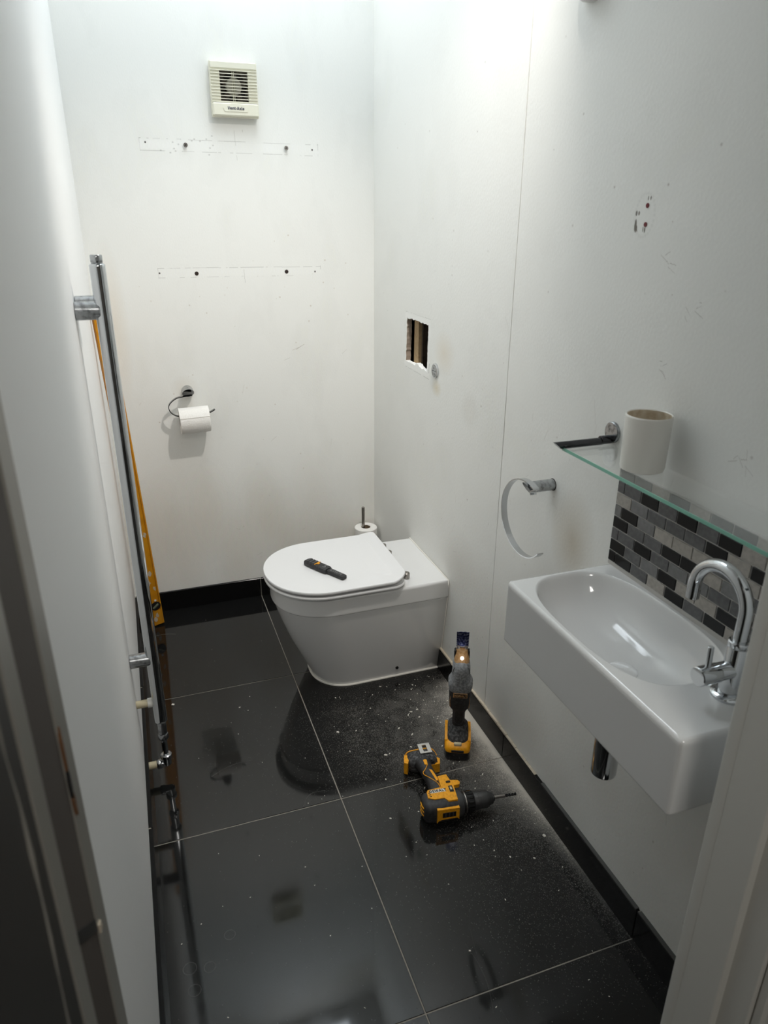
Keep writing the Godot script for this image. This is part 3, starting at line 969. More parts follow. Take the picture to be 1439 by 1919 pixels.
	# round white fitting of which only the foot shows at the top edge
	t = thing("wall_light", "round white wall fitting at the top edge of the right wall", "wall light", Vector3(0, 1.874, 1.279))
	st = S()
	lathe(st, [[0.046, 0.0], [0.046, 0.014], [0.042, 0.02], [0.03, 0.026], [0.012, 0.029]], 36, inx)
	obj("cover", st, M.white_plastic, t)

	# glass shelf
	t = thing("glass_shelf", "green-edged glass shelf on chrome brackets above the basin", "shelf", Vector3(0, 1.045, 1.497))
	obj("pane", boxm(Vector3(-0.0595, -0.003, 0.275), Vector3(0.110, 0.006, 0.550), 0.0), M.glass, t)
	obj("front_edge", boxm(Vector3(-0.1152, -0.003, 0.275), Vector3(0.0012, 0.0062, 0.550), 0.0002), M.green_edge, t).set_meta("label", "green polished front edge")
	for z in [0.0, 0.548]:
		st = S()
		lathe(st, [[0.0215, 0.0], [0.0215, 0.005], [0.020, 0.0065]], 32, Transform3D(inx.basis, Vector3(0, 0.0195, z)))
		obj("rose", st, M.chrome_worn, t)
		st = S()
		rod(st, Vector3(-0.005, 0.006, z), Vector3(-0.030, 0.006, z), 0.0088, 20, 0.001)
		var rs := []
		for s in [[-0.026, 0.0], [-0.112, 0.0], [-0.134, 1.0]]:
			var r := ring(0, 0.0075, 0.0075, 0, 0, 2.0, 20, Transform3D(inx.basis, Vector3(s[0], 0.004, z)))
			if s[1] > 0.0:
				for i in r.size():
					r[i].x = -0.119 - (r[i].y + 0.0035) * 1.15
			rs.append(r)
		loft(st, rs)
		obj("bracket_arm", st, M.dark_chrome, t)

	# tumbler
	t = thing("tumbler", "white ceramic tumbler with a brown stained inside on the glass shelf", "tumbler", Vector3(-0.0525, 1.0452, 1.6555))
	st = S()
	lathe(st, [[0.034, 0.0], [0.0375, 0.0018], [0.0385, 0.006], [0.040, 0.096], [0.0398, 0.0985], [0.0385, 0.1], [0.0372, 0.0985]], 48, Transform3D(), true, false)
	obj("body", st, M.cup, t)
	st = S()
	lathe(st, [[0.0372, 0.0985], [0.0355, 0.012], [0.028, 0.006], [0.001, 0.005]], 48, Transform3D(), false, false)
	obj("inside", st, M.cup_stain, t).set_meta("label", "brown stained inside")

func slanted_post(t: Node3D, r: float, top: float, low: float, xf: Transform3D):   # a round post whose end is cut at a slant; local y runs out of the wall, local z points down
	var st := S()
	var a := ring(0.0, r, r, 0, 0, 2.0, 32, xf)
	var b := PackedVector3Array()
	for i in 32:
		var q := TAU * i / 32.0
		var down := -sin(q)
		b.append(xf * Vector3(r * cos(q), lerpf(top, low, (down + 1.0) / 2.0), r * down))
	loft(st, [a, b], true, false)
	obj("post", st, M.chrome_worn, t)
	st = S()
	cap(st, b, false)
	var bb := PackedVector3Array()
	var off := xf.basis.y * -0.001
	for p in b:
		bb.append(p + off)
	cap(st, bb, true)
	obj("slanted_face", st, M.dark_chrome, t)  # darker than the post: reflection of the dark floor put into the metal colour

func toilet_roll(xf: Transform3D, r: float, h: float, label: String, hole: float) -> Node3D:
	var t := thing("toilet_roll", label, "toilet roll")
	t.transform = xf
	var st := S()
	var prof := [[hole, 0.0], [r - 0.002, 0.0], [r, 0.002], [r, h * 0.5], [r, h - 0.002], [r - 0.002, h], [hole, h]]
	lathe(st, prof, 48, Transform3D(), false, false)
	obj("paper", st, M.paper, t)
	st = S()
	lathe(st, [[hole - 0.001, 0.001], [hole, 0.001], [hole, h - 0.001], [hole - 0.001, h - 0.001], [hole - 0.001, 0.001]], 32, Transform3D(), false, false)
	obj("core", st, M.cardboard, t)
	return t

# ---------------------------------------------------------------- toilet
func dshape(y: float, xf_: float, hw: float, xs: float, n: float, zc := 0.5915, xb := -0.002, k := 40) -> PackedVector3Array:
	# straight sides from the wall to xs, then a rounded front; counter-clockwise seen from above
	var out := PackedVector3Array()
	out.append(Vector3(xb, y, zc + hw))
	for i in 4:
		out.append(Vector3(lerpf(xb, xs, 0.0), y, zc + hw * (1.0 - (i + 1) * 0.4)))
	for i in 4:
		out.append(Vector3(lerpf(xb, xs, i / 4.0), y, zc - hw))
	for i in k + 1:
		var a := PI * i / k
		out.append(Vector3(xs - (xs - xf_) * spow(sin(a), 2.0 / n), y, zc - hw * spow(cos(a), 2.0 / n)))
	for i in 3:
		out.append(Vector3(lerpf(xs, xb, (i + 1) / 4.0), y, zc + hw))
	return out

func lid_shape(y: float, grow: float, lift := 0.0) -> PackedVector3Array:   # the seat's outline: 7 points round each rear corner, the rear part lifted
	var zc := 0.5925
	var out := PackedVector3Array()
	var near := PackedVector3Array()
	for i in 7:
		var a := PI / 2 * i / 6.0
		var x := -0.195 + (0.047 + grow) * cos(a)
		var up := lift * pow(clampf((x + 0.205) / 0.057, 0.0, 1.0), 1.6)
		out.append(Vector3(x, y + up, zc - 0.1495 - (0.040 + grow) * sin(a)))
		near.append(Vector3(x, y + up, zc + 0.1495 + (0.040 + grow) * sin(a)))
	for i in 49:
		var a := PI * i / 48
		out.append(Vector3(-0.385 - (0.1865 + grow) * spow(sin(a), 0.96), y, zc - (0.1895 + grow) * spow(cos(a), 0.96)))
	near.reverse()
	out.append_array(near)
	return out

func toilet():
	var t := thing("toilet", "white back-to-wall toilet with closed slim lid against the right wall", "toilet", Vector3.ZERO)
	var rs := []
	for s in [[0.0, -0.4315, 0.1255, -0.305], [0.012, -0.434, 0.127, -0.307], [0.08, -0.466, 0.139, -0.315], [0.16, -0.502, 0.153, -0.33], [0.24, -0.530, 0.165, -0.345], [0.298, -0.5465, 0.1725, -0.36], [0.303, -0.5478, 0.1732, -0.361]]:
		rs.append(dshape(s[0], s[1], s[2], s[3], 2.25))
	var st := S()
	loft(st, rs, true, false)
	loft(st, [rs[-1], dshape(0.3065, -0.5525, 0.1770, -0.364, 2.2)], false, false, false)
	loft(st, [dshape(0.3065, -0.5525, 0.1770, -0.364, 2.2), dshape(0.308, -0.5535, 0.1775, -0.365, 2.2), dshape(0.311, -0.5535, 0.1775, -0.365, 2.2), dshape(0.356, -0.5535, 0.1775, -0.365, 2.2), dshape(0.358, -0.5535, 0.1775, -0.365, 2.2), dshape(0.3635, -0.552, 0.1762, -0.365, 2.2), dshape(0.3665, -0.547, 0.172, -0.365, 2.2)], false, true)
	obj("pan", st, M.ceramic, t)
	st = S()
	loft(st, [lid_shape(0.3715, -0.006), lid_shape(0.3745, 0.0), lid_shape(0.3815, 0.0), lid_shape(0.3835, -0.003)])
	obj("seat", st, M.seat, t)
	st = S()
	loft(st, [lid_shape(0.3885, -0.004, 0.020), lid_shape(0.391, 0.0, 0.020), lid_shape(0.3985, 0.0, 0.020), lid_shape(0.4003, -0.0015, 0.020)], true, false)
	var top := lid_shape(0.4003, -0.0015, 0.020)
	var last := top.size() - 1
	cap(st, top.slice(6, last - 5), false)                  # the flat of the lid, then the part behind it that sweeps up to the hinges
	st.set_smooth_group(9)
	for i in 6:
		quad(st, top[last - i], top[i], top[i + 1], top[last - i - 1])
	obj("lid", st, M.seat, t)
	for z in [0.478, 0.536, 0.708]:
		st = S()
		rod(st, Vector3(-0.160, 0.384, z), Vector3(-0.128, 0.384, z), 0.005, 16)
		rod(st, Vector3(-0.127, 0.366, z), Vector3(-0.127, 0.388, z), 0.0105, 24, 0.003)
		obj("hinge", st, M.steel, t).set_meta("label", "metal hinge post")
	st = S()
	rod(st, Vector3(-0.162, 0.036, 0.716), Vector3(-0.162, 0.036, 0.7255), 0.0055, 18)
	obj("fixing_hole", st, M.black, t)
	st = S()
	var p := dshape(0.002, -0.4345, 0.1285, -0.306, 2.25)
	var path := []
	for i in range(5, p.size()):
		path.append(p[i])
	path.append(p[0])
	tube(st, path, 0.0042, 8)
	obj("sealant_bead", st, M.caulk, t)
	st = S()
	tube(st, [Vector3(-0.003, 0.0, 0.7175), Vector3(-0.003, 0.15, 0.741), Vector3(-0.003, 0.303, 0.765), Vector3(-0.003, 0.366, 0.769), Vector3(-0.003, 0.3665, 0.59), Vector3(-0.003, 0.3665, 0.415)], 0.0026, 8)
	obj("wall_sealant", st, M.caulk, t)

	# folding cutter on the lid
	t = thing("utility_knife", "folded black utility knife with a yellow slider on the toilet lid", "knife", Vector3(-0.384, 0.4008, 0.643), -atan2(0.150, 0.086))
	st = S()
	secs(st, [[-0.086, 0.0085, 0.012, -0.002, 0, 4.0], [-0.080, 0.0095, 0.0148, 0, 0, 4.0], [-0.045, 0.0095, 0.0168, 0, 0, 4.0], [0.010, 0.0095, 0.0165, 0, 0, 4.0], [0.016, 0.0085, 0.014, 0, 0, 4.0]], 24, Transform3D(Basis(Vector3(0, 1, 0), Vector3(1, 0, 0), Vector3(0, 0, -1)), Vector3(0, 0.0097, 0)))
	obj("body", st, M.rubber, t)
	st = S()
	for k in 3:
		box(st, Vector3(-0.071 + k * 0.013, 0.0195, 0), Vector3(0.0085, 0.003, 0.024), 0.001)
	obj("grip_ribs", st, M.grey_plastic, t)
	st = S()
	prism(st, pv([-0.036, -0.013, -0.033, -0.013, -0.033, -0.005, -0.026, -0.004, -0.026, 0.004, -0.033, 0.006, -0.033, 0.013, -0.036, 0.013]), 0.0, 0.002, Transform3D(Basis(Vector3(1, 0, 0), Vector3(0, 0, -1), Vector3(0, 1, 0)), Vector3(0, 0.0188, 0)))
	obj("slider", st, M.yellow, t).set_meta("label", "yellow slider")
	st = S()
	secs(st, [[0.010, 0.0075, 0.0115, 0, 0, 5.0], [0.082, 0.007, 0.0105, 0, 0, 5.0], [0.086, 0.006, 0.009, 0, 0, 5.0]], 20, Transform3D(Basis(Vector3(0, 1, 0), Vector3(1, 0, 0), Vector3(0, 0, -1)), Vector3(0, 0.0075, -0.002)))
	obj("handle", st, M.rubber, t)
	var up := Transform3D(Basis(Vector3(1, 0, 0), Vector3(0, 0, -1), Vector3(0, 1, 0)), Vector3.ZERO)
	words("emblem", "S", 0.016, 0.0008, M.inlay, t, Transform3D(up.basis, Vector3(0.001, 0.0196, 0)))
	words("lettering", "ESSON", 0.0115, 0.0008, M.inlay, t, Transform3D(up.basis, Vector3(0.050, 0.0152, -0.002)))

# ---------------------------------------------------------------- radiator and spirit level on the left
func radiator():
	var t := thing("towel_radiator", "tall slim chrome radiator column standing off the left wall on brackets", "radiator", Vector3(-0.933, 0, 0))
	var z := 0.955
	var st := S()
	secs(st, [[0.190, 0.014, 0.014, 0, z, 2.4], [0.193, 0.0165, 0.0175, 0, z, 2.4], [0.196, 0.0165, 0.0175, 0, z, 2.4], [1.360, 0.0165, 0.0175, 0, z, 2.4], [1.364, 0.0165, 0.0175, 0, z, 2.4], [1.3665, 0.014, 0.0155, 0, z, 2.4]], 32)
	obj("column", st, M.chrome, t)
	st = S()
	lathe(st, [[0.0118, 1.366], [0.0118, 1.369], [0.0124, 1.370], [0.0124, 1.382], [0.0112, 1.384]], 24, Transform3D(Basis(), Vector3(0, 0, z)))
	rod(st, Vector3(0.002, 1.376, z + 0.011), Vector3(0.002, 1.376, z + 0.0135), 0.0035, 12)
	obj("bleed_plug", st, M.chrome_worn, t)
	for p in [[0.391, z, 0.0185], [1.272, z, 0.0195], [1.279, z - 0.05, 0.0195]]:
		st = S()
		rod(st, Vector3(-0.0565, p[0], p[1]), Vector3(-0.006, p[0], p[1]), p[2], 28, 0.001)
		obj("wall_bracket", st, M.chrome_worn, t)
	var vy := 0.047
	st = S()
	rod(st, Vector3(0, 0.150, z), Vector3(0, 0.192, z), 0.0115, 20)
	lathe(st, [[0.0125, 0.128], [0.0138, 0.130], [0.0138, 0.146], [0.0125, 0.148]], 6, Transform3D(Basis(), Vector3(0, 0, z)))
	lathe(st, [[0.0105, 0.148], [0.0105, 0.153]], 18, Transform3D(Basis(), Vector3(0, 0, z)))
	obj("union_nut", st, M.chrome_worn, t)
	st = S()
	rod(st, Vector3(0, vy + 0.025, z), Vector3(0, 0.130, z), 0.0078, 18)
	obj("tail_pipe", st, M.chrome, t)
	st = S()
	lathe(st, [[0.012, vy - 0.004], [0.0125, vy + 0.018], [0.0150, vy + 0.020], [0.0150, vy + 0.029], [0.012, vy + 0.031]], 20, Transform3D(Basis(), Vector3(0, 0, z)))
	tube(st, curve([Vector3(0, vy + 0.016, z), Vector3(-0.001, vy + 0.004, z), Vector3(-0.008, vy - 0.001, z), Vector3(-0.02, vy, z)], 6), 0.0108, 16)
	lathe(st, [[0.0125, 0.0], [0.0138, 0.002], [0.0138, 0.011], [0.0125, 0.013]], 6, towards(Vector3(-1, 0, 0), Vector3(-0.014, vy, z)))
	obj("elbow_valve", st, M.chrome_worn, t)
	for y in [vy, 0.255]:
		st = S()
		rod(st, Vector3(-0.057, y, z), Vector3(-0.026, y, z), 0.0105, 20, 0.001)
		obj("pipe_sleeve", st, M.sleeve, t).set_meta("label", "cream plastic pipe sleeve")
	st = S()
	lathe(st, [[0.0115, 0.0], [0.0128, 0.001], [0.0128, 0.011], [0.0115, 0.012], [0.0105, 0.020]], 24, towards(Vector3(1, 0, 0), Vector3(-0.028, 0.255, z)))
	obj("pipe_collar", st, M.white_plastic, t)

	# spirit level leaning in the corner
	var a := Vector3(-0.9185, 0.0, 0.108)
	var b := Vector3(-0.9625, 1.198, 0.300)
	var d := (b - a).normalized()
	var n := (Vector3(0.30, 0, 1.0) - d * d.dot(Vector3(0.30, 0, 1.0))).normalized()
	var lv := thing("spirit_level", "long yellow spirit level leaning on the left wall behind the radiator", "spirit level", a)
	lv.transform = Transform3D(Basis(d.cross(n), d, n), a + Vector3(0, 0.006, 0))
	st = S()
	prism(st, pv([-0.023, 0.002, 0.023, 0.002, 0.023, 0.07, -0.023, 0.07]), -0.011, 0.011)
	box(st, Vector3(0, 0.635, 0), Vector3(0.038, 1.13, 0.016), 0.0)
	for s in [-1, 1]:
		box(st, Vector3(s * 0.0205, 0.601, 0), Vector3(0.005, 1.196, 0.024), 0.001)
	obj("body", st, M.level, lv)
	st = S()
	lathe(st, [[0.0185, 0.0], [0.0185, 0.003], [0.0155, 0.0034]], 28, towards(Vector3(0, 0, 1), Vector3(0.002, 0.092, 0.010)), true, true)
	var o := obj("vial_housing", st, M.black, lv)
	st = S()
	rod(st, Vector3(-0.009, 0.086, 0.0138), Vector3(0.012, 0.100, 0.0138), 0.005, 14)
	obj("vial", st, M.vial, o)
	st = S()
	lathe(st, [[0.0045, 0.0], [0.0045, 0.001]], 16, towards(Vector3(0, 0, 1), Vector3(0.004, 0.118, 0.0108)))
	obj("hanging_hole", st, M.white_plastic, lv)
	obj("end_cap", boxm(Vector3(0, 1.2, 0), Vector3(0.047, 0.008, 0.024), 0.001), M.black, lv)
	for k in 9:
		st = S()
		var py := [0.03, 0.045, 0.17, 0.2, 0.24, 0.41, 0.55, 0.56, 0.7][k] as float
		var q := PackedVector2Array()
		for i in 9:
			var an := TAU * i / 9.0
			q.append(Vector2(-0.006 + k % 3 * 0.008 + cos(an) * 0.007 * rng.randf_range(0.4, 1.2), py + sin(an) * 0.012 * rng.randf_range(0.4, 1.3)))
		prism(st, q, 0.008, 0.0118 if py < 0.07 else 0.0086)
		obj("plaster_smear", st, M.caulk_old, lv)

# ---------------------------------------------------------------- basin, tap, tiles
func angle_set() -> Array:
	var out := []
	for i in 144:
		out.append(TAU * i / 144.0)
	return out

func basin_corner():
	# mosaic splashback
	var t := thing("tile_splashback", "grey and black mosaic brick tile splashback above the basin", "splashback", Vector3(0, 0, 0))
	obj("grout_bed", boxm(Vector3(-0.003, 0.9015, 1.797), Vector3(0.006, 0.2085, 0.512), 0.0), M.grout_light, t)
	var rows := ["DDLDLDDLDLD", "DDBDBDBLLDLDB", "LMDDDBLBLBDL", "MBMLLLDLLDL", "BDDBBLMDLLB", "DDBDMMDDLBLD", "BDMBLLBDLBLD", "BBDLBDBLDBLD"]
	var mats := {"B": M.t_black, "D": M.t_dark, "M": M.t_mid, "L": M.t_light}
	for r in 8:
		var y1 := 1.0045 - r * 0.0251
		var y0 := y1 - 0.0225
		if r == 7:
			y0 += 0.001
		var z := 1.541
		var first := 1.563 if r % 2 == 1 else 1.588
		var k := 0
		while z < 2.05:
			var z1 := minf(first + k * 0.0498, 2.053)
			var c: String = rows[r][k % rows[r].length()]
			var st := S()
			var pr := rng.randf_range(-0.0003, 0.0004)
			box(st, Vector3(-0.0055 - pr / 2, (y0 + y1) / 2, (z + z1) / 2 + 0.0003), Vector3(0.005 + pr, y1 - y0, z1 - z - 0.0026), 0.0006)
			obj("mosaic_tile", st, mats[c], t)
			z = z1
			k += 1

	# basin
	t = thing("wash_basin", "white rectangular wall-hung ceramic basin with an oval bowl", "basin", Vector3.ZERO)
	var X0 := -0.2425
	var Z0 := 1.544
	var Z1 := 2.042
	var cb := Vector2(-0.1215, 1.745)
	var N := 160
	var angs := []
	for i in N:
		angs.append(TAU * i / N)
	for c in [Vector2(X0, Z0), Vector2(X0, Z1), Vector2(-0.002, Z0), Vector2(-0.002, Z1)]:
		var a0 := fposmod(atan2(-(c.y - cb.y), c.x - cb.x), TAU)
		for da in [-0.02, -0.012, -0.006, 0.0, 0.006, 0.012, 0.02]:
			angs.append(fposmod(a0 + da, TAU))
	angs.sort()
	var outline := func(y: float, inset: float, rad: float) -> PackedVector3Array:
		var o := PackedVector3Array()
		for a in angs:
			var d := Vector2(cos(a), -sin(a))
			var lo := Vector2(X0 + inset, Z0 + inset)
			var hi := Vector2(-0.002, Z1 - inset)
			var tt := 1e9
			if absf(d.x) > 1e-6:
				tt = minf(tt, ((hi.x if d.x > 0 else lo.x) - cb.x) / d.x)
			if absf(d.y) > 1e-6:
				tt = minf(tt, ((hi.y if d.y > 0 else lo.y) - cb.y) / d.y)
			var p := cb + d * tt
			if d.x < 0.0:                                 # round the two front corners
				for cz in [lo.y + rad, hi.y - rad]:
					var cc := Vector2(lo.x + rad, cz)
					if p.x < cc.x and ((p.y < cz) == (cz < cb.y)) and p.y != cz:
						var v := p - cc
						if v.length() > rad:
							p = cc + v.normalized() * rad
			o.append(Vector3(p.x, y, p.y))
		return o
	var bowl := func(y: float, s: float, cx: float, cz: float) -> PackedVector3Array:
		var o := PackedVector3Array()
		for a in angs:
			var c := cos(a)
			var sn := sin(a)
			var n := lerpf(2.0, 2.9, s)
			var ax := 0.1095
			var az := 0.1925
			var q: float = pow(pow(absf(c / ax), n) + pow(absf(sn / az), n), -1.0 / n)
			var c2 := Vector2(lerpf(cx, cb.x, s), lerpf(cz, cb.y, s))
			o.append(Vector3(c2.x + q * s * c, y, c2.y - q * s * sn))
		return o
	var st := S()
	loft(st, [outline.call(0.662, 0.003, 0.008), outline.call(0.665, 0.0, 0.008), outline.call(0.667, 0.0, 0.008), outline.call(0.785, 0.0, 0.008), outline.call(0.7905, 0.0, 0.008), outline.call(0.7955, 0.0018, 0.008), outline.call(0.797, 0.006, 0.008)], true, false)
	var lip := []
	for q in [[1.0, 0.797], [0.99, 0.7962], [0.978, 0.7935], [0.965, 0.789], [0.94, 0.778], [0.90, 0.764], [0.84, 0.749], [0.76, 0.736], [0.66, 0.7255], [0.54, 0.717], [0.42, 0.711], [0.3, 0.7075], [0.18, 0.7055], [0.09, 0.7045]]:
		lip.append(bowl.call(q[1], q[0], -0.124, 1.768))
	st.set_smooth_group(0xFFFFFFFF)
	var rim: PackedVector3Array = outline.call(0.797, 0.006, 0.008)
	for j in angs.size():
		var k := (j + 1) % angs.size()
		quad(st, rim[j], rim[k], lip[0][k], lip[0][j])
	loft(st, lip, false, true)
	obj("basin_body", st, M.ceramic, t)
	st = S()
	lathe(st, [[0.028, 0.0], [0.0275, 0.0022], [0.022, 0.004], [0.001, 0.0046]], 36, Transform3D(Basis(), Vector3(-0.124, 0.7043, 1.768)), true, false)
	obj("waste_cover", st, M.ceramic, t)
	# bottle trap below
	t = thing("bottle_trap", "round chrome waste trap under the wall-hung basin", "waste trap", Vector3(-0.12, 0.46, 1.755))
	st = S()
	lathe(st, [[0.019, 0.0], [0.0235, 0.002], [0.0247, 0.006], [0.0247, 0.085]], 40)
	obj("bottle", st, M.chrome, t)
	st = S()
	lathe(st, [[0.0247, 0.085], [0.0265, 0.087], [0.0265, 0.1], [0.018, 0.103], [0.018, 0.203]], 36)
	rod(st, Vector3(0.018, 0.078, 0), Vector3(0.118, 0.078, 0), 0.014, 24)
	obj("waste_pipe", st, M.chrome, t)
	# tap
	t = thing("basin_tap", "chrome swan-neck mixer tap with side lever on the basin", "tap", Vector3(-0.104, 0.797, 1.978))
	st = S()
	lathe(st, [[0.026, 0.0], [0.026, 0.004], [0.023, 0.0065], [0.019, 0.008]], 40)
	obj("base_ring", st, M.chrome, t)
	st = S()
	lathe(st, [[0.0158, 0.006], [0.0158, 0.084], [0.0152, 0.085], [0.0152, 0.0865], [0.0158, 0.0875], [0.0158, 0.094], [0.0145, 0.0955], [0.0103, 0.0958]], 36)
	obj("column", st, M.chrome, t)
	st = S()
	var pts := [Vector3(0, 0.09, 0), Vector3(0, 0.115, 0), Vector3(0, 0.135, 0)]
	for k in 25:
		var a := PI * k / 24.0
		pts.append(Vector3(0, 0.137 + 0.051 * sin(a), -0.0515 + 0.0515 * cos(a)))
	pts.append(Vector3(0, 0.122, -0.103))
	pts.append(Vector3(0, 0.113, -0.103))
	tube(st, pts, 0.0103, 28)
	obj("spout", st, M.chrome, t)
	st = S()
	lathe(st, [[0.009, 0.0], [0.009, 0.0006]], 24, towards(Vector3(0, -1, 0), Vector3(0, 0.1128, -0.103)))
	obj("aerator", st, M.dark_chrome, t)
	st = S()
	rod(st, Vector3(-0.004, 0.0475, 0), Vector3(-0.0315, 0.0475, 0), 0.0138, 32)
	lathe(st, [[0.0145, 0.0], [0.0148, 0.001], [0.0148, 0.034], [0.0135, 0.0355]], 36, towards(Vector3(-1, 0, 0), Vector3(-0.032, 0.0475, 0)))
	obj("handle", st, M.chrome, t)
	st = S()
	rod(st, Vector3(-0.0505, 0.058, 0), Vector3(-0.0525, 0.096, 0), 0.0043, 18, 0.0008)
	obj("lever", st, M.chrome, t)

# ---------------------------------------------------------------- power tools
func multi_tool():
	var t := thing("multi_tool", "dusty black cordless oscillating multi-tool standing upright on its yellow battery", "power tool", Vector3(-0.117, 0, 1.117), -0.425)
	# battery
	var st := S()
	secs(st, [[0.0, 0.034, 0.052, 0, 0, 6.0], [0.004, 0.037, 0.055, 0, 0, 6.0], [0.029, 0.037, 0.055, 0, 0, 6.0]], 40)
	var bat := obj("battery", st, M.black_gloss, t)
	st = S()
	secs(st, [[0.0285, 0.0375, 0.0555, 0, 0, 6.0], [0.043, 0.0375, 0.0555, 0, 0, 6.0], [0.050, 0.036, 0.050, 0, -0.003, 5.0], [0.055, 0.034, 0.044, 0, -0.005, 4.0]], 40)
	for s in [-1, 1]:
		prism(st, pv([-0.050, 0.03, 0.040, 0.03, 0.032, 0.056, 0.010, 0.072, -0.03, 0.074, -0.050, 0.06]), -0.004, 0.004, Transform3D(Basis(Vector3(0, 0, 1), Vector3(0, 1, 0), Vector3(-1, 0, 0)), Vector3(s * 0.0335, 0, 0)))
	obj("battery_shell", st, M.yellow, bat).set_meta("label", "yellow battery shell")
	st = S()
	box(st, Vector3(0, 0.034, 0.0555), Vector3(0.036, 0.008, 0.004), 0.001)
	obj("battery_slot", st, M.black, bat)
	obj("latch", boxm(Vector3(0, 0.052, 0.045), Vector3(0.022, 0.010, 0.010), 0.002), M.sleeve, bat)
	st = S()
	secs(st, [[0.048, 0.0305, 0.043, 0, 0, 3.5], [0.062, 0.0325, 0.043, 0, -0.003, 3.5], [0.078, 0.0295, 0.035, 0, -0.008, 3.0], [0.090, 0.021, 0.026, 0, -0.01, 2.5]], 32)
	obj("foot", st, M.dusty, t)
	st = S()
	secs(st, [[0.084, 0.0185, 0.022, 0, -0.008, 2.6], [0.10, 0.0182, 0.0205, 0, -0.006, 2.6], [0.135, 0.0180, 0.0205, 0, -0.002, 2.6], [0.150, 0.0215, 0.025, 0, 0, 2.8], [0.163, 0.0295, 0.031, 0, 0.001, 3.0], [0.18, 0.0305, 0.033, 0, 0.002, 3.0], [0.205, 0.0315, 0.034, 0, 0.002, 3.2], [0.222, 0.032, 0.034, 0, 0.002, 3.2]], 32)
	obj("handle", st, M.rubber, t)
	for s in [-1, 1]:
		st = S()
		tube(st, curve([Vector3(s * 0.0125, 0.146, 0.022), Vector3(s * 0.0128, 0.125, 0.017), Vector3(s * 0.012, 0.108, 0.0135), Vector3(s * 0.004, 0.1, 0.0148), Vector3(0, 0.0995, 0.0152)], 5), 0.0009, 6)
		obj("grip_line", st, M.grey_plastic, t)
		st = S()
		tube(st, curve([Vector3(s * 0.026, 0.205, 0.027), Vector3(s * 0.0275, 0.185, 0.024), Vector3(s * 0.0262, 0.165, 0.023)], 5), 0.0012, 6)
		obj("side_seam", st, M.tan, t)
	st = S()
	secs(st, [[0.220, 0.0315, 0.0335, 0, 0.002, 3.2], [0.232, 0.0345, 0.036, 0, 0.003, 3.0], [0.246, 0.0348, 0.036, 0, 0.004, 2.8], [0.256, 0.030, 0.034, 0, 0.006, 2.6], [0.262, 0.0262, 0.033, 0, 0.008, 2.5], [0.295, 0.0252, 0.033, 0, 0.010, 2.4], [0.312, 0.0235, 0.030, 0, 0.009, 2.3], [0.320, 0.018, 0.025, 0, 0.006, 2.2]], 36)
	obj("gear_head", st, M.dusty_grey, t)
	st = S()
	tube(st, curve([Vector3(-0.0235, 0.283, 0.026), Vector3(-0.018, 0.304, 0.031), Vector3(0, 0.311, 0.036), Vector3(0.018, 0.304, 0.031), Vector3(0.0235, 0.283, 0.026)], 6), 0.0016, 6)
	obj("head_seam", st, M.grey_plastic, t)
	var lp := obj("name_plate", boxm(Vector3(0, 0.215, 0.0368), Vector3(0.040, 0.015, 0.002), 0.0006), M.tan, t)
	obj("plate_face", boxm(Vector3(0, 0.215, 0.0379), Vector3(0.036, 0.0115, 0.0006), 0.0002), M.black, lp)
	words("lettering", "DEWALT", 0.0068, 0.0005, M.tan, lp, Transform3D(Basis(), Vector3(0, 0.215, 0.0383)))
	st = S()
	secs(st, [[0.306, 0.0215, 0.0262, 0, 0.009, 2.3], [0.318, 0.0215, 0.0235, 0, 0.008, 2.4], [0.328, 0.0200, 0.0185, 0, 0.006, 2.5], [0.338, 0.0175, 0.015, 0, 0.003, 2.8], [0.352, 0.0145, 0.010, 0, 0.0, 3.0]], 28)
	obj("nose", st, M.tan, t)
	for s in [-1, 1]:
		st = S()
		box(st, Vector3(s * 0.0185, 0.333, 0.002), Vector3(0.006, 0.026, 0.018), 0.002)
		obj("nose_guard", st, M.black, t)
	st = S()
	lathe(st, [[0.0052, 0.0], [0.0052, 0.0015], [0.0035, 0.0022]], 18, towards(Vector3(0, 0.5, 1), Vector3(0, 0.330, 0.0225)))
	obj("work_light", st, M.led, t).set_meta("label", "lit white work light")
	var l := OmniLight3D.new()
	l.name = "work_light_glow"
	l.light_energy = 0.00008
	l.light_size = 0.005
	l.omni_range = 5.0
	l.omni_attenuation = 2.0
	l.shadow_enabled = true
	add_child(l)
	l.position = t.transform * Vector3(0, 0.337, 0.034)
	st = S()
	for s in [-1, 1]:
		box(st, Vector3(s * 0.011, 0.356, 0.001), Vector3(0.009, 0.010, 0.016), 0.001)
	box(st, Vector3(0, 0.358, 0.0), Vector3(0.026, 0.012, 0.010), 0.001)
	obj("clamp", st, M.steel, t)
	st = S()
	prism(st, pv([-0.0165, 0.358, 0.0165, 0.358, 0.0172, 0.404, 0.012, 0.403, 0.006, 0.4045, 0.0, 0.4035, -0.006, 0.4045, -0.012, 0.403, -0.0172, 0.404]), 0.004, 0.0056)
	obj("blade", st, M.blued, t)

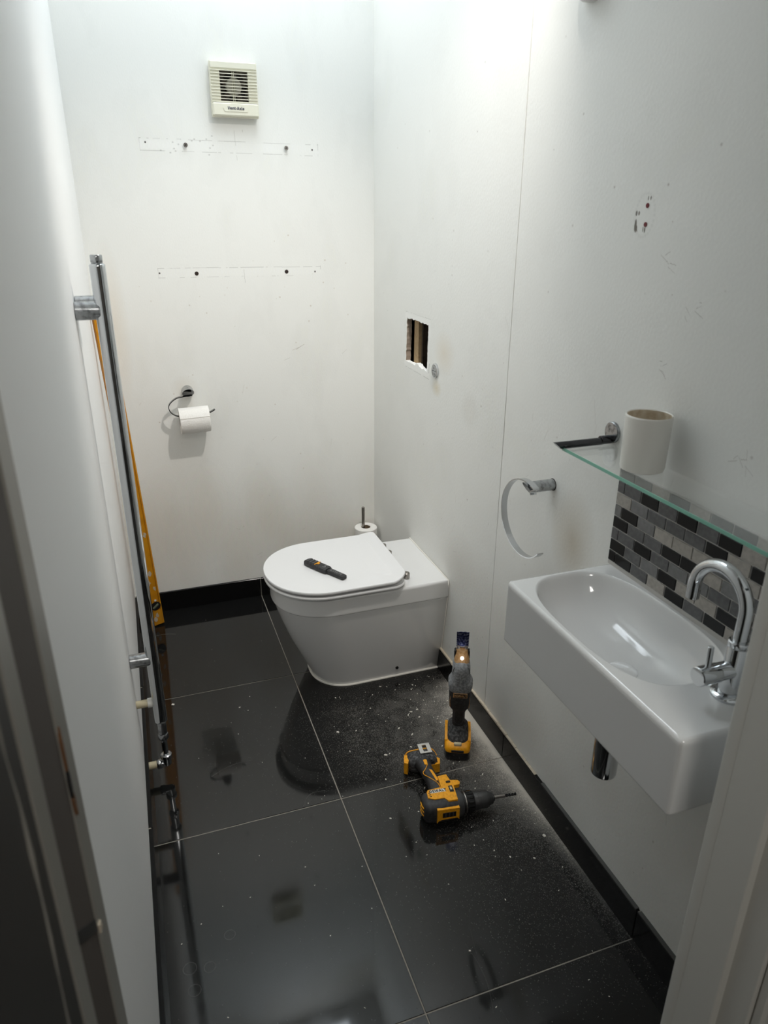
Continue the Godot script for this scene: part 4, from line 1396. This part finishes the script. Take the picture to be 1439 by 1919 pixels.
func drill():
	# lies on its side: local x runs to the bit, local -z along the handle, y up
	var t := thing("cordless_drill", "yellow and black cordless drill without battery lying on the tiles", "power tool", Vector3(-0.318, 0.036, 1.337), -0.125)
	var ax := Transform3D(Basis(Vector3(0, 0, 1), Vector3(1, 0, 0), Vector3(0, 1, 0)), Vector3.ZERO)   # lofts run along local x
	var st := S()
	secs(st, [[0.0, 0.022, 0.022, 0, 0, 3.0], [0.004, 0.029, 0.0285, 0, 0, 3.2], [0.012, 0.0325, 0.0315, 0, 0, 3.4], [0.05, 0.0335, 0.0325, 0, 0, 3.6], [0.088, 0.032, 0.031, 0, 0, 3.4]], 36, ax)
	obj("motor_housing", st, M.rubber, t)
	for s in [-1, 0, 1]:
		st = S()
		tube(st, curve([Vector3(-0.0005, s * 0.012 - 0.004, -0.016), Vector3(-0.0022, s * 0.012, 0.0), Vector3(-0.0005, s * 0.012 + 0.003, 0.015)], 5), 0.0016, 6)
		obj("vent_slot", st, M.yellow, t)
	# yellow side shell (upper face) with its name panel
	var flat := Transform3D(Basis(Vector3(1, 0, 0), Vector3(0, 0, -1), Vector3(0, 1, 0)), Vector3.ZERO)   # polygons drawn in x, -z, raised along y
	st = S()
	prism(st, pv([0.016, 0.020, 0.020, 0.026, 0.058, 0.030, 0.060, 0.070, 0.084, 0.072, 0.088, 0.050, 0.108, 0.046, 0.112, 0.038, 0.108, 0.030, 0.092, 0.029, 0.0885, -0.020, 0.064, -0.020, 0.056, -0.008, 0.030, -0.008, 0.022, -0.004, 0.014, 0.000]), 0.024, 0.0345, flat)
	var sh := obj("side_shell", st, M.yellow, t)
	obj("name_panel", boxm(Vector3(0.045, 0.0347, -0.0185), Vector3(0.042, 0.0008, 0.011), 0.0002), M.white_plastic, sh)
	words("lettering", "DEWALT", 0.0085, 0.0005, M.black, sh, Transform3D(Basis(Vector3(1, 0, 0), Vector3(0, 0, -1), Vector3(0, 1, 0)), Vector3(0.045, 0.0354, -0.0185)))
	for k in 3:
		obj("vent_hole", boxm(Vector3(0.021 + k * 0.001, 0.0347, -0.015 + k * 0.006), Vector3(0.004, 0.0008, 0.0025)), M.black, sh)
	obj("direction_switch", boxm(Vector3(0.081, 0.0352, -0.044), Vector3(0.012, 0.004, 0.007), 0.0015), M.black, t)
	obj("gear_window", boxm(Vector3(0.082, 0.0347, -0.019), Vector3(0.011, 0.0012, 0.022), 0.0003), M.black, t)
	obj("gear_mark", boxm(Vector3(0.082, 0.0354, -0.0205), Vector3(0.005, 0.0006, 0.010), 0.0002), M.sleeve, t)
	# yellow top shell (turned to the doorway) with its dark recess
	st = S()
	prism(st, pv([0.030, -0.020, 0.034, -0.013, 0.044, -0.010, 0.084, -0.010, 0.089, -0.016, 0.089, 0.022, 0.030, 0.024]), 0.026, 0.0365, Transform3D(Basis(Vector3(1, 0, 0), Vector3(0, -1, 0), Vector3(0, 0, -1)), Vector3.ZERO) * Transform3D(Basis(Vector3(1, 0, 0), PI), Vector3.ZERO))
	sh = obj("top_shell", st, M.yellow, t)
	obj("recess", boxm(Vector3(0.062, 0.004, 0.0366), Vector3(0.036, 0.016, 0.0012), 0.0004), M.black, sh)
	for k in 3:
		obj("recess_bar", boxm(Vector3(0.052 + k * 0.010, 0.004, 0.0374), Vector3(0.003, 0.012, 0.0012), 0.0003), M.grey_plastic, sh)
	# gearbox, clutch ring, chuck, bit
	st = S()
	secs(st, [[0.086, 0.031, 0.030, 0, 0, 3.0], [0.102, 0.0305, 0.0295, 0, 0, 2.6], [0.106, 0.0285, 0.0285, 0, 0, 2.0]], 36, ax)
	obj("gearbox", st, M.grey_plastic, t)
	st = S()
	lathe(st, [[0.0265, 0.106], [0.0265, 0.112], [0.0245, 0.113], [0.0245, 0.117], [0.026, 0.118], [0.026, 0.136], [0.0245, 0.138]], 36, ax)
	var cl := obj("clutch_ring", st, M.black, t)
	for k in 14:
		var a := TAU * k / 14.0
		st = S()
		box(st, Vector3(0.127, 0.0262, 0), Vector3(0.016, 0.003, 0.006), 0.0012, Transform3D(Basis(Vector3(1, 0, 0), a), Vector3.ZERO))
		obj("clutch_rib", st, M.black_gloss, cl)
	st = S()
	lathe(st, [[0.0275, 0.112], [0.0282, 0.113], [0.0282, 0.1145], [0.0275, 0.1155]], 36, ax, false, false)
	obj("clutch_line", st, M.steel, cl)
	st = S()
	lathe(st, [[0.0248, 0.136], [0.0248, 0.148], [0.0238, 0.149], [0.0238, 0.152], [0.0225, 0.153], [0.0225, 0.172], [0.021, 0.178], [0.0165, 0.184], [0.0155, 0.190], [0.010, 0.192], [0.009, 0.196]], 36, ax)
	obj("chuck", st, M.dark_metal, t)
	st = S()
	lathe(st, [[0.0045, 0.193], [0.0045, 0.226], [0.0036, 0.227]], 18, ax)
	var bit := obj("drill_bit", st, M.steel, t)
	st = S()
	for k in 2:
		var hp := []
		for i in 24:
			var a := i * 0.55 + PI * k
			hp.append(Vector3(0.226 + i * 0.0014, sin(a) * 0.0018, cos(a) * 0.0018))
		tube(st, hp, 0.0022, 8)
	obj("flutes", st, M.black, bit)
	# handle and battery foot
	var hx := Transform3D(Basis(Vector3(1, 0, 0), Vector3(0, 0, -1), Vector3(0, 1, 0)), Vector3.ZERO)     # lofts run along local -z
	st = S()
	secs(st, [[0.018, 0.025, 0.018, 0.056, 0.006, 2.8], [0.045, 0.022, 0.0185, 0.054, 0.008, 2.6], [0.075, 0.0185, 0.018, 0.051, 0.009, 2.4], [0.11, 0.0175, 0.0175, 0.046, 0.009, 2.4], [0.14, 0.019, 0.018, 0.043, 0.008, 2.4], [0.158, 0.026, 0.021, 0.043, 0.005, 2.6]], 28, hx)
	obj("handle", st, M.rubber, t)
	st = S()
	prism(st, pv([0.040, 0.128, 0.048, 0.126, 0.050, 0.144, 0.046, 0.148, 0.040, 0.146]), 0.020, 0.0275, flat)
	prism(st, pv([0.047, 0.108, 0.055, 0.062, 0.062, 0.064, 0.054, 0.104]), 0.020, 0.0272, flat)
	obj("grip_inlay", st, M.yellow, t)
	st = S()
	tube(st, curve([Vector3(0.048, 0.0267, -0.128), Vector3(0.038, 0.0262, -0.112), Vector3(0.030, 0.0215, -0.106), Vector3(0.0305, 0.0215, -0.096), Vector3(0.040, 0.0262, -0.078), Vector3(0.055, 0.0272, -0.055), Vector3(0.058, 0.0285, -0.03)], 6), 0.0011, 6)
	obj("grip_seam", st, M.yellow, t)
	obj("trigger", boxm(Vector3(0.080, 0.006, -0.058), Vector3(0.014, 0.016, 0.030), 0.004), M.black, t)
	st = S()
	secs(st, [[0.152, 0.030, 0.020, 0.046, 0.000, 3.0], [0.162, 0.041, 0.026, 0.046, -0.004, 3.4], [0.184, 0.043, 0.027, 0.046, -0.005, 3.6], [0.194, 0.040, 0.025, 0.046, -0.005, 3.6]], 36, hx)
	var ft := obj("battery_foot", st, M.dusty, t)
	st = S()
	prism(st, pv([-0.009, 0.164, 0.000, 0.158, 0.006, 0.172, 0.006, 0.196, -0.001, 0.196, -0.006, 0.182]), -0.028, 0.010, flat)
	prism(st, pv([0.066, 0.150, 0.092, 0.152, 0.097, 0.172, 0.090, 0.180, 0.066, 0.174]), -0.030, 0.000, flat)
	tube(st, curve([Vector3(0.002, 0.012, -0.194), Vector3(0.015, 0.0185, -0.197), Vector3(0.06, 0.0205, -0.197), Vector3(0.080, 0.0165, -0.195), Vector3(0.090, 0.004, -0.182)], 6), 0.0018, 8)
	obj("yellow_lugs", st, M.yellow, ft)
	obj("lug_recess", boxm(Vector3(0.080, 0.0004, -0.164), Vector3(0.014, 0.0012, 0.012), 0.0004), M.black, ft)
	# belt clip: a bent plate with a slot
	st = S()
	prism(st, pv([0.040, 0.172, 0.074, 0.172, 0.074, 0.178, 0.040, 0.178]), 0.0255, 0.0275, flat)
	for p in [[0.040, 0.051, 0.178, 0.212], [0.063, 0.074, 0.178, 0.212], [0.051, 0.063, 0.204, 0.212]]:
		prism(st, pv([p[0], p[2], p[1], p[2], p[1], p[3], p[0], p[3]]), 0.0255, 0.0275, flat)
	box(st, Vector3(0.057, 0.0205, -0.211), Vector3(0.034, 0.014, 0.002), 0.0005)
	obj("belt_clip", st, M.bright_steel, t).set_meta("label", "slotted steel belt clip")

# ---------------------------------------------------------------- dust chips
func debris():
	rng.seed = 41
	var st := S()
	var put_chip := func(x: float, z: float, s: float):
		box(st, Vector3.ZERO, Vector3(s, s * 0.35, s * rng.randf_range(0.3, 0.7)), 0.0, Transform3D(Basis(Vector3(0, 1, 0), rng.randf() * TAU), Vector3(x, s * 0.175, z)))
	for p in [[-0.433, 0.936, 0.008], [-0.378, 0.947, 0.005], [-0.328, 1.079, 0.009], [-0.315, 1.076, 0.005], [-0.095, 1.242, 0.006], [-0.044, 1.489, 0.008], [-0.226, 1.621, 0.004], [-0.358, 1.707, 0.004], [-0.899, 0.634, 0.008], [-0.698, 0.717, 0.005], [-0.25, 0.98, 0.007], [-0.2, 0.93, 0.006], [-0.222, 1.02, 0.008], [-0.245, 1.07, 0.006], [-0.17, 0.95, 0.006], [-0.36, 1.17, 0.004]]:
		put_chip.call(p[0], p[1], p[2])
	for k in 150:
		var x := -0.02 - absf(rng.randfn(0.0, 0.16))
		var z := 0.75 + absf(rng.randfn(0.0, 0.38))
		if x > -0.6 and z < 2.0 and not (x > -0.46 and z < 0.745):
			put_chip.call(x, z, rng.randf_range(0.0012, 0.0045) if rng.randf() < 0.85 else rng.randf_range(0.004, 0.007))
	for k in 70:
		put_chip.call(rng.randf_range(-0.96, -0.5) if k < 40 else rng.randf_range(-0.5, -0.03), rng.randf_range(0.1, 2.05) if k < 40 else rng.randf_range(0.8, 2.05), rng.randf_range(0.0012, 0.003))
	var o := obj("plaster_chips", st, M.chip)
	o.set_meta("kind", "stuff")
	tag(o, "white plaster chips and crumbs scattered over the black floor tiles", "debris")
